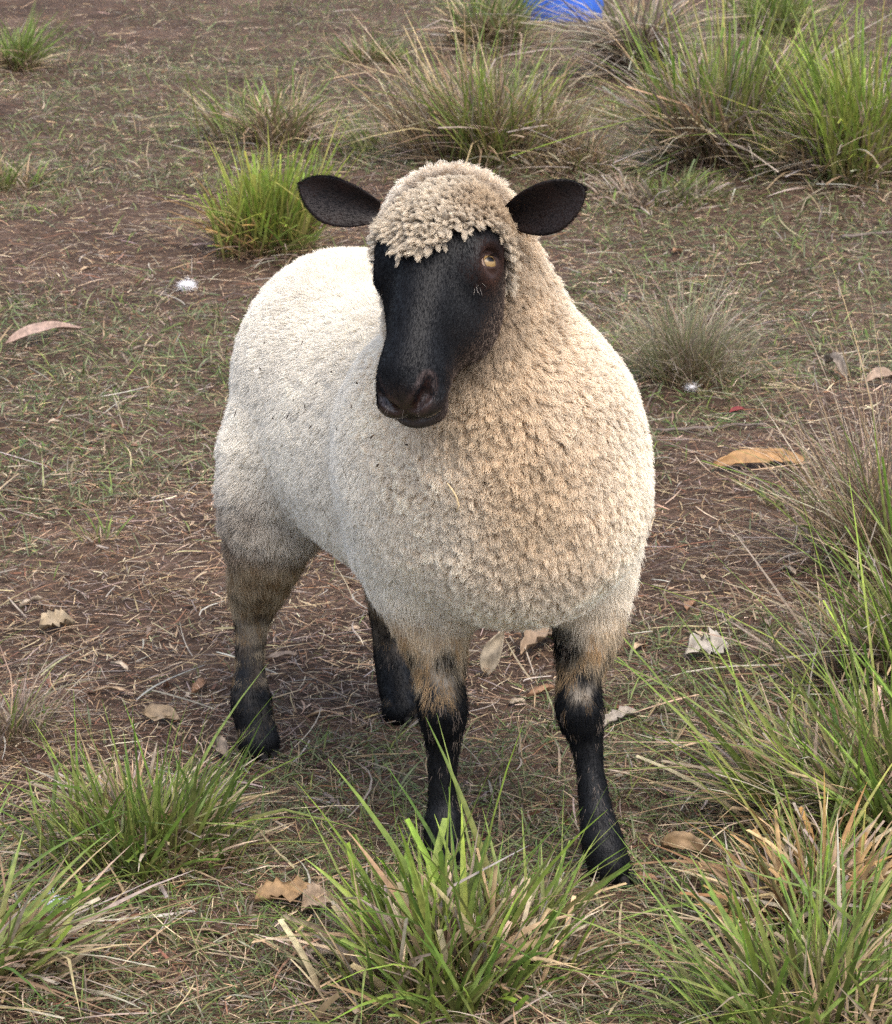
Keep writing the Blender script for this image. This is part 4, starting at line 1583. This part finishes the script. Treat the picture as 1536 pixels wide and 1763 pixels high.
def tube(pts, rads, n=7):
    V, Fq = [], []
    pts = np.array(pts, float)
    for i, p in enumerate(pts):
        t = nrm(pts[min(i + 1, len(pts) - 1)] - pts[max(i - 1, 0)])
        u = nrm(np.cross(t, (.1, .2, 1.0))); w = np.cross(t, u)
        for j in range(n):
            a = 2 * math.pi * j / n
            V.append(p + rads[i] * (u * math.cos(a) + w * math.sin(a)))
    for i in range(len(pts) - 1):
        for j in range(n):
            a, b = i * n + j, i * n + (j + 1) % n
            Fq.append((a, b, b + n, a + n))
    c0, c1 = len(V), len(V) + 1
    V += [pts[0], pts[-1]]
    for j in range(n):
        Fq.append((c0, (j + 1) % n, j, j)); o = (len(pts) - 1) * n
        Fq.append((c1, o + j, o + (j + 1) % n, o + (j + 1) % n))
    return np.array(V), tri_faces(Fq)


def twig(u0, v0, u1, v1, rad, label, seed):
    r = random.Random(seed)
    a, b = G(u0, v0), G(u1, v1)
    ctr = (a + b) / 2
    pts = []
    for i in range(12):
        s = i / 11
        p = a + (b - a) * s + np.array([r.gauss(0, .003), r.gauss(0, .006), 0])
        p[2] = float(gz(p[0], p[1])) + rad * .8 + .006
        pts.append(p - ctr)
    V, Fq = tube(pts, [rad * (1 - .45 * i / 11) * r.uniform(.85, 1.15) for i in range(12)])
    o = mesh_np("twig", V, Fq, M_twig.m, None, True, loc=tuple(ctr))
    lab(o, label, "twig")


twig(1128, 757, 1318, 750, .0042, "long dark twig lying on the earth behind the sheep's shoulder", 1)
twig(1445, 412, 1560, 408, .0055, "straight grey stick below the tallest green tussock", 2)
twig(1005, 508, 1100, 512, .0045, "short grey stick lying close behind the sheep's neck", 3)
twig(560, 1380, 590, 1405, .003, "tiny dark twig on the grass before the hind legs", 4)

# white fluff caught in the grass: a small core with radiating fibres
M_fluff = mat_hair("white_down", True)


def fluff(u, v, rad, label, seed, col=(.85, .85, .86), n=1600):
    r = np.random.default_rng(seed)
    g = G(u, v)
    c = np.array([g[0], g[1], float(gz(g[0], g[1])) + rad * .8])
    t = empty("feather_down", (c[0], c[1], c[2] - rad * .8))
    lab(t, label, "down")
    V, Fq = uv_sphere(14, 10)
    V = V * rad * .5 * (1 + .35 * (vnoise(V, 2.5, seed)[:, None] - .5)) * np.array([1, 1, .8])
    V[:, 2] += rad * .7
    mesh_np("core", V, tri_faces(Fq), M_fluff, t, True, {'tint': np.tile(np.array(col), (len(V), 1))})
    d = nrm(r.normal(0, 1, (n, 3))) * np.array([1.25, .9, .7]) * (.6 + .8 * r.random((n, 1)) ** 2)
    s = np.linspace(0, 1, 5)
    L = rad * r.uniform(.5, 1.0, n) ** .7
    bnd = r.normal(0, .35, (n, 3)) + np.array([0, 0, -.15])
    pts = d[:, None] * (s[None] * L[:, None])[..., None] + bnd[:, None] * (s[None] ** 2 * L[:, None])[..., None]
    pts[..., 2] = np.maximum(pts[..., 2] + rad * .75, .001)
    curves_np("fibres", pts, np.broadcast_to(.00022 * (1 - .5 * s), (n, 5)), M_fluff, t, np.tile(np.array(col), (n, 1)))


fluff(322, 494, .020, "white puff of down lying beside the lime-green tussock", 1)
fluff(1190, 692, .016, "thin whitish down caught at the foot of the wispy tussock", 2, (.70, .68, .68), 300)
fluff(88, 1580, .017, "small bluish-white down by the sprawling green tussock", 3, (.62, .66, .74), 260)


# ================================================================== BITS CAUGHT IN THE FLEECE
def on_fleece(u, v, out=.011):
    d = ray(u, v); d = d / np.linalg.norm(d)
    t = 2.2
    for _ in range(120):
        p = np.array([[0, 0, CAM_H]]) + d * t
        s = float(sdf_body(p)[0])
        if s < out: break
        t += max(s - out, .0006)
    p = p[0]
    g = np.array([sdf_body((p + np.eye(3)[k] * .002)[None])[0] - sdf_body((p - np.eye(3)[k] * .002)[None])[0] for k in range(3)])
    return p, nrm(g)


rb = np.random.default_rng(8)
bits = [(495, 718, 14), (535, 735, 8), (448, 635, 9), (505, 690, 7), (560, 885, 46), (640, 580, 36), (594, 812, 26), (640, 750, 12), (470, 720, 9), (405, 712, 14),
        (545, 660, 7), (525, 700, 9), (610, 930, 10), (700, 765, 8), (605, 700, 8), (570, 640, 7), (490, 880, 7), (650, 800, 9), (580, 740, 6), (965, 605, 8), (1005, 700, 6), (455, 590, 6), (520, 590, 7), (615, 660, 9)]
rt, d0, LL, bd, sdv, cc = [], [], [], [], [], []
for (u, v, L) in bits:
    p, n = on_fleece(u, v, .013)
    a = rb.uniform(-.6, .6) + math.pi / 2
    t1 = nrm(np.cross(n, (0, 0, 1.0))); t2 = np.cross(n, t1)
    dd = nrm(t1 * math.cos(a) - t2 * math.sin(a)) if L > 20 else nrm(t1 * rb.normal() + t2 * rb.normal())
    rt.append(p - dd * L / 2800); d0.append(dd); LL.append(L / 1400.); bd.append((t1 * rb.normal(0, .3) + t2 * rb.normal(0, .2)))
    sdv.append(np.cross(n, dd)); cc.append(np.array([.05, .032, .02]) * rb.uniform(.6, 1.6))
LL = np.array(LL)
V, Fq, C = ribbons(np.array(rt), np.array(d0), LL, np.where(LL > .014, .0016, .0030), np.array(bd), np.array(sdv), np.array(cc), np.array(cc), k=5, taper=.6)
o = mesh_np("fleece_specks", loc(V), Fq, M_leaf, sheep, True, {'tint': C})
o["kind"] = "stuff"

pts = [on_fleece(u, v, .016)[0] for (u, v) in ((770, 832), (778, 842), (786, 856), (790, 870), (786, 882))]
ctr = pts[2].copy()
V, Fq = tube([p - ctr for p in pts], [.0010, .0012, .0012, .0011, .0008], 6)
M_straw = NT("straw_stem"); M_straw.b.inputs['Base Color'].default_value = (.55, .42, .24, 1); M_straw.b.inputs['Roughness'].default_value = .6
lab(mesh_np("straw", V, Fq, M_straw.m, None, True, loc=tuple(ctr)), "curled pale straw caught in the sheep's chest wool", "straw")
